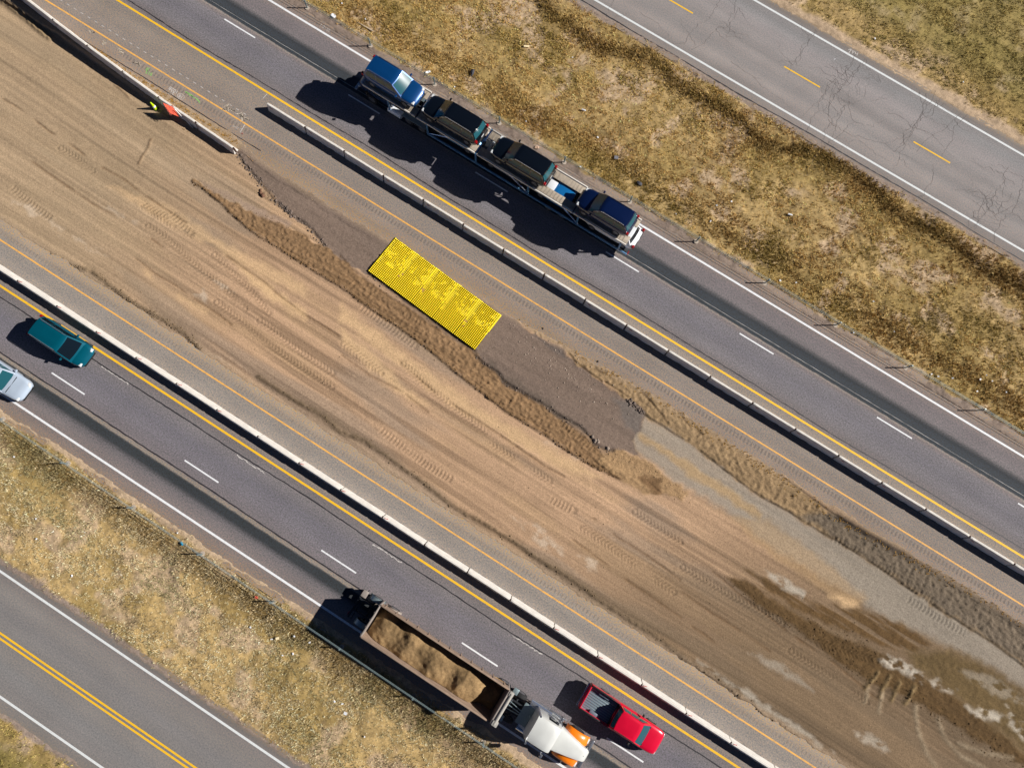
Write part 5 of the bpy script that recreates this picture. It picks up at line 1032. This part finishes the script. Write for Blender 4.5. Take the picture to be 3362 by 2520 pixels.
for s_ in (-1, 1):
    mb = MB(); mb.quad((X(-24.7), s_ * 1.025, 1.55), (X(-23.8), s_ * 1.03, 1.55), (X(-23.8), s_ * 1.01, 2.1), (X(-24.6), s_ * 1.005, 2.1)); mb.build('side_window', M['glass'], ct)
    wheel(ct, X(-24.95), s_ * .98, .5, .28); wheel(ct, X(-21.5), s_ * .92, .5, .32); wheel(ct, X(-20.2), s_ * .92, .5, .32)
    for x in (-8.3, -7.1): wheel(ct, X(x), s_ * .98, .42, .32)
    MB().tube((X(-23.3), s_ * .98, .66), (X(-22.1), s_ * .98, .66), .31, 16).build('fuel_tank', paint_white, ct); MB().box(X(-21.95), X(-19.75), s_ * .95 - .22, s_ * .95 + .22, 1.02, 1.07, .02).build('mudguard', M['galv'], ct)
    lamp('headlight', M['lamp_white'], ct, X(-26.36), X(-26.2), s_ * .72 - .14, s_ * .72 + .14, .8, .98); lamp('tail_light', M['lamp_red'], ct, X(-1.12), X(-1.05), s_ * 1.0 - .15, s_ * 1.0 + .15, .62, .76, .01)
    MB().box(X(-25.15), X(-24.98), s_ * 1.28 - .1, s_ * 1.28 + .1, 1.35, 1.8, .03).build('mirror', M['black_trim'], ct)
    # upper deck: perforated runways and outer rail
    for a, b, z in ((-25.4, -20.55, 2.36), (-20.4, -15.1, 2.30), (-14.9, -6.3, 2.28), (-6.2, -1.5, 2.28)):
        mb = MB().box(X(a), X(b), s_ * .76 - .30, s_ * .76 + .30, z - .05, z, .01)
        for k in range(int((b - a) / .28)): mb.box(X(a) + .08 + k * .28, X(a) + .14 + k * .28, s_ * .76 - .24, s_ * .76 + .24, z, z + .02)
        mb.build('upper_runway', M['deck_steel'], ct)
        MB().box(X(a), X(b), s_ * 1.17 - .05, s_ * 1.17 + .05, z - .12, z + .06, .012).build('deck_rail', mat('pale_rail', lin(214, 208, 198), .5, .1) if 'pale_rail' not in bpy.data.materials else bpy.data.materials['pale_rail'], ct)
    # lower deck runways and sill
    MB().box(X(-19.6), X(-1.2), s_ * .72 - .30, s_ * .72 + .30, .66, .72, .01).build('lower_runway', M['dark_steel'], ct)
    MB().box(X(-19.6), X(-1.1), s_ * 1.16 - .05, s_ * 1.16 + .05, .55, .80, .02).build('side_sill', psb, ct)
    for x in (-23.1, -19.5, -15.0, -10.2, -5.7, -1.9): MB().box(X(x) - .07, X(x) + .07, s_ * 1.17 - .05, s_ * 1.17 + .05, .6, 2.26, .015).build('deck_post', psb, ct)
    for a, b in ((-19.4, -17.4), (-10.1, -12.0), (-5.6, -7.2)): MB().tube((X(a), s_ * 1.17, .85), (X(b), s_ * 1.17, 2.18), .04).build('hydraulic_brace', M['chrome'], ct)
for x in (-25.2, -20.6, -15.0, -10.4, -6.25, -1.7): MB().box(X(x) - .06, X(x) + .06, -1.15, 1.15, 2.14, 2.24, .01).build('cross_member', pb, ct)
for x in (-19.5, -15, -10.5, -6, -1.3): MB().box(X(x) - .07, X(x) + .07, -1.15, 1.15, .56, .66, .01).build('cross_member', pb, ct)
MB().box(X(-9.15), X(-8.40), -.42, .36, 2.02, 2.12, .03).build('cross_plate', paint_white, ct)
MB().box(X(-9.9), X(-9.4), -.35, .75, 2.06, 2.14, .02).build('ratchet_deck', M['galv'], ct)
up = 'vehicles on the upper deck of the car carrier'; lo_ = 'vehicles on the lower deck of the car carrier'
ZU = 2.31
suv('suv', 'bright blue suv above the carrier cab, facing backwards, foremost of the load', 'suv', (-25.45, CY - .02, ZU + .07), 0, paint_blue, L=4.75, hw=.95, zr=1.70, glass=M['glass_teal'], group=up, rails=True, hood=1.0)
suv('suv', 'black suv directly behind the bright blue one on the upper deck', 'suv', (-15.10, CY - .02, ZU), PI, paint_black, L=5.15, hw=.95, zr=1.74, glass=M['glass_teal'], group=up)
suv('suv', 'black suv in the middle of the upper deck, in front of the open deck gap', 'suv', (-8.98, CY - .02, ZU), PI, paint_black, L=5.05, hw=.95, zr=1.74, glass=M['glass_teal'], group=up)
suv('suv', 'navy blue suv at the rear end of the upper deck', 'suv', (-1.78, CY - .02, ZU), PI, paint_navy, L=4.62, hw=.95, zr=1.72, glass=M['glass_teal'], group=up)
ZL = .73
suv('car', 'grey blue car low behind the carrier cab beneath the black suv', 'car', (-15.15, CY, ZL), PI, paint_steelblue, L=4.2, hw=.88, zr=1.40, rails=False, hood=.92, group=lo_, roofx=(.45, 3.0, .95, 2.35))
suv('car', 'silver grey car on the lower deck beneath the middle black suv', 'car', (-10.55, CY, ZL), PI, carpaint('silver_grey_paint', lin(165, 172, 180), .35, .2), L=4.2, hw=.88, zr=1.40, rails=False, hood=.92, group=lo_, roofx=(.45, 3.0, .95, 2.35))
suv('car', 'mid blue car on the lower deck showing through the open deck gap', 'car', (-5.95, CY, ZL), PI, paint_lightblue, L=4.2, hw=.88, zr=1.36, rails=False, hood=.92, group=lo_, roofx=(.45, 3.0, .95, 2.35))
suv('car', 'white car with its tail sticking out beyond the rear of the lower deck', 'car', (-.92, CY, ZL), PI, paint_white, L=4.5, hw=.94, zr=1.50, rails=False, hood=.96, group=lo_, roofx=(.30, 3.3, .62, 2.6))
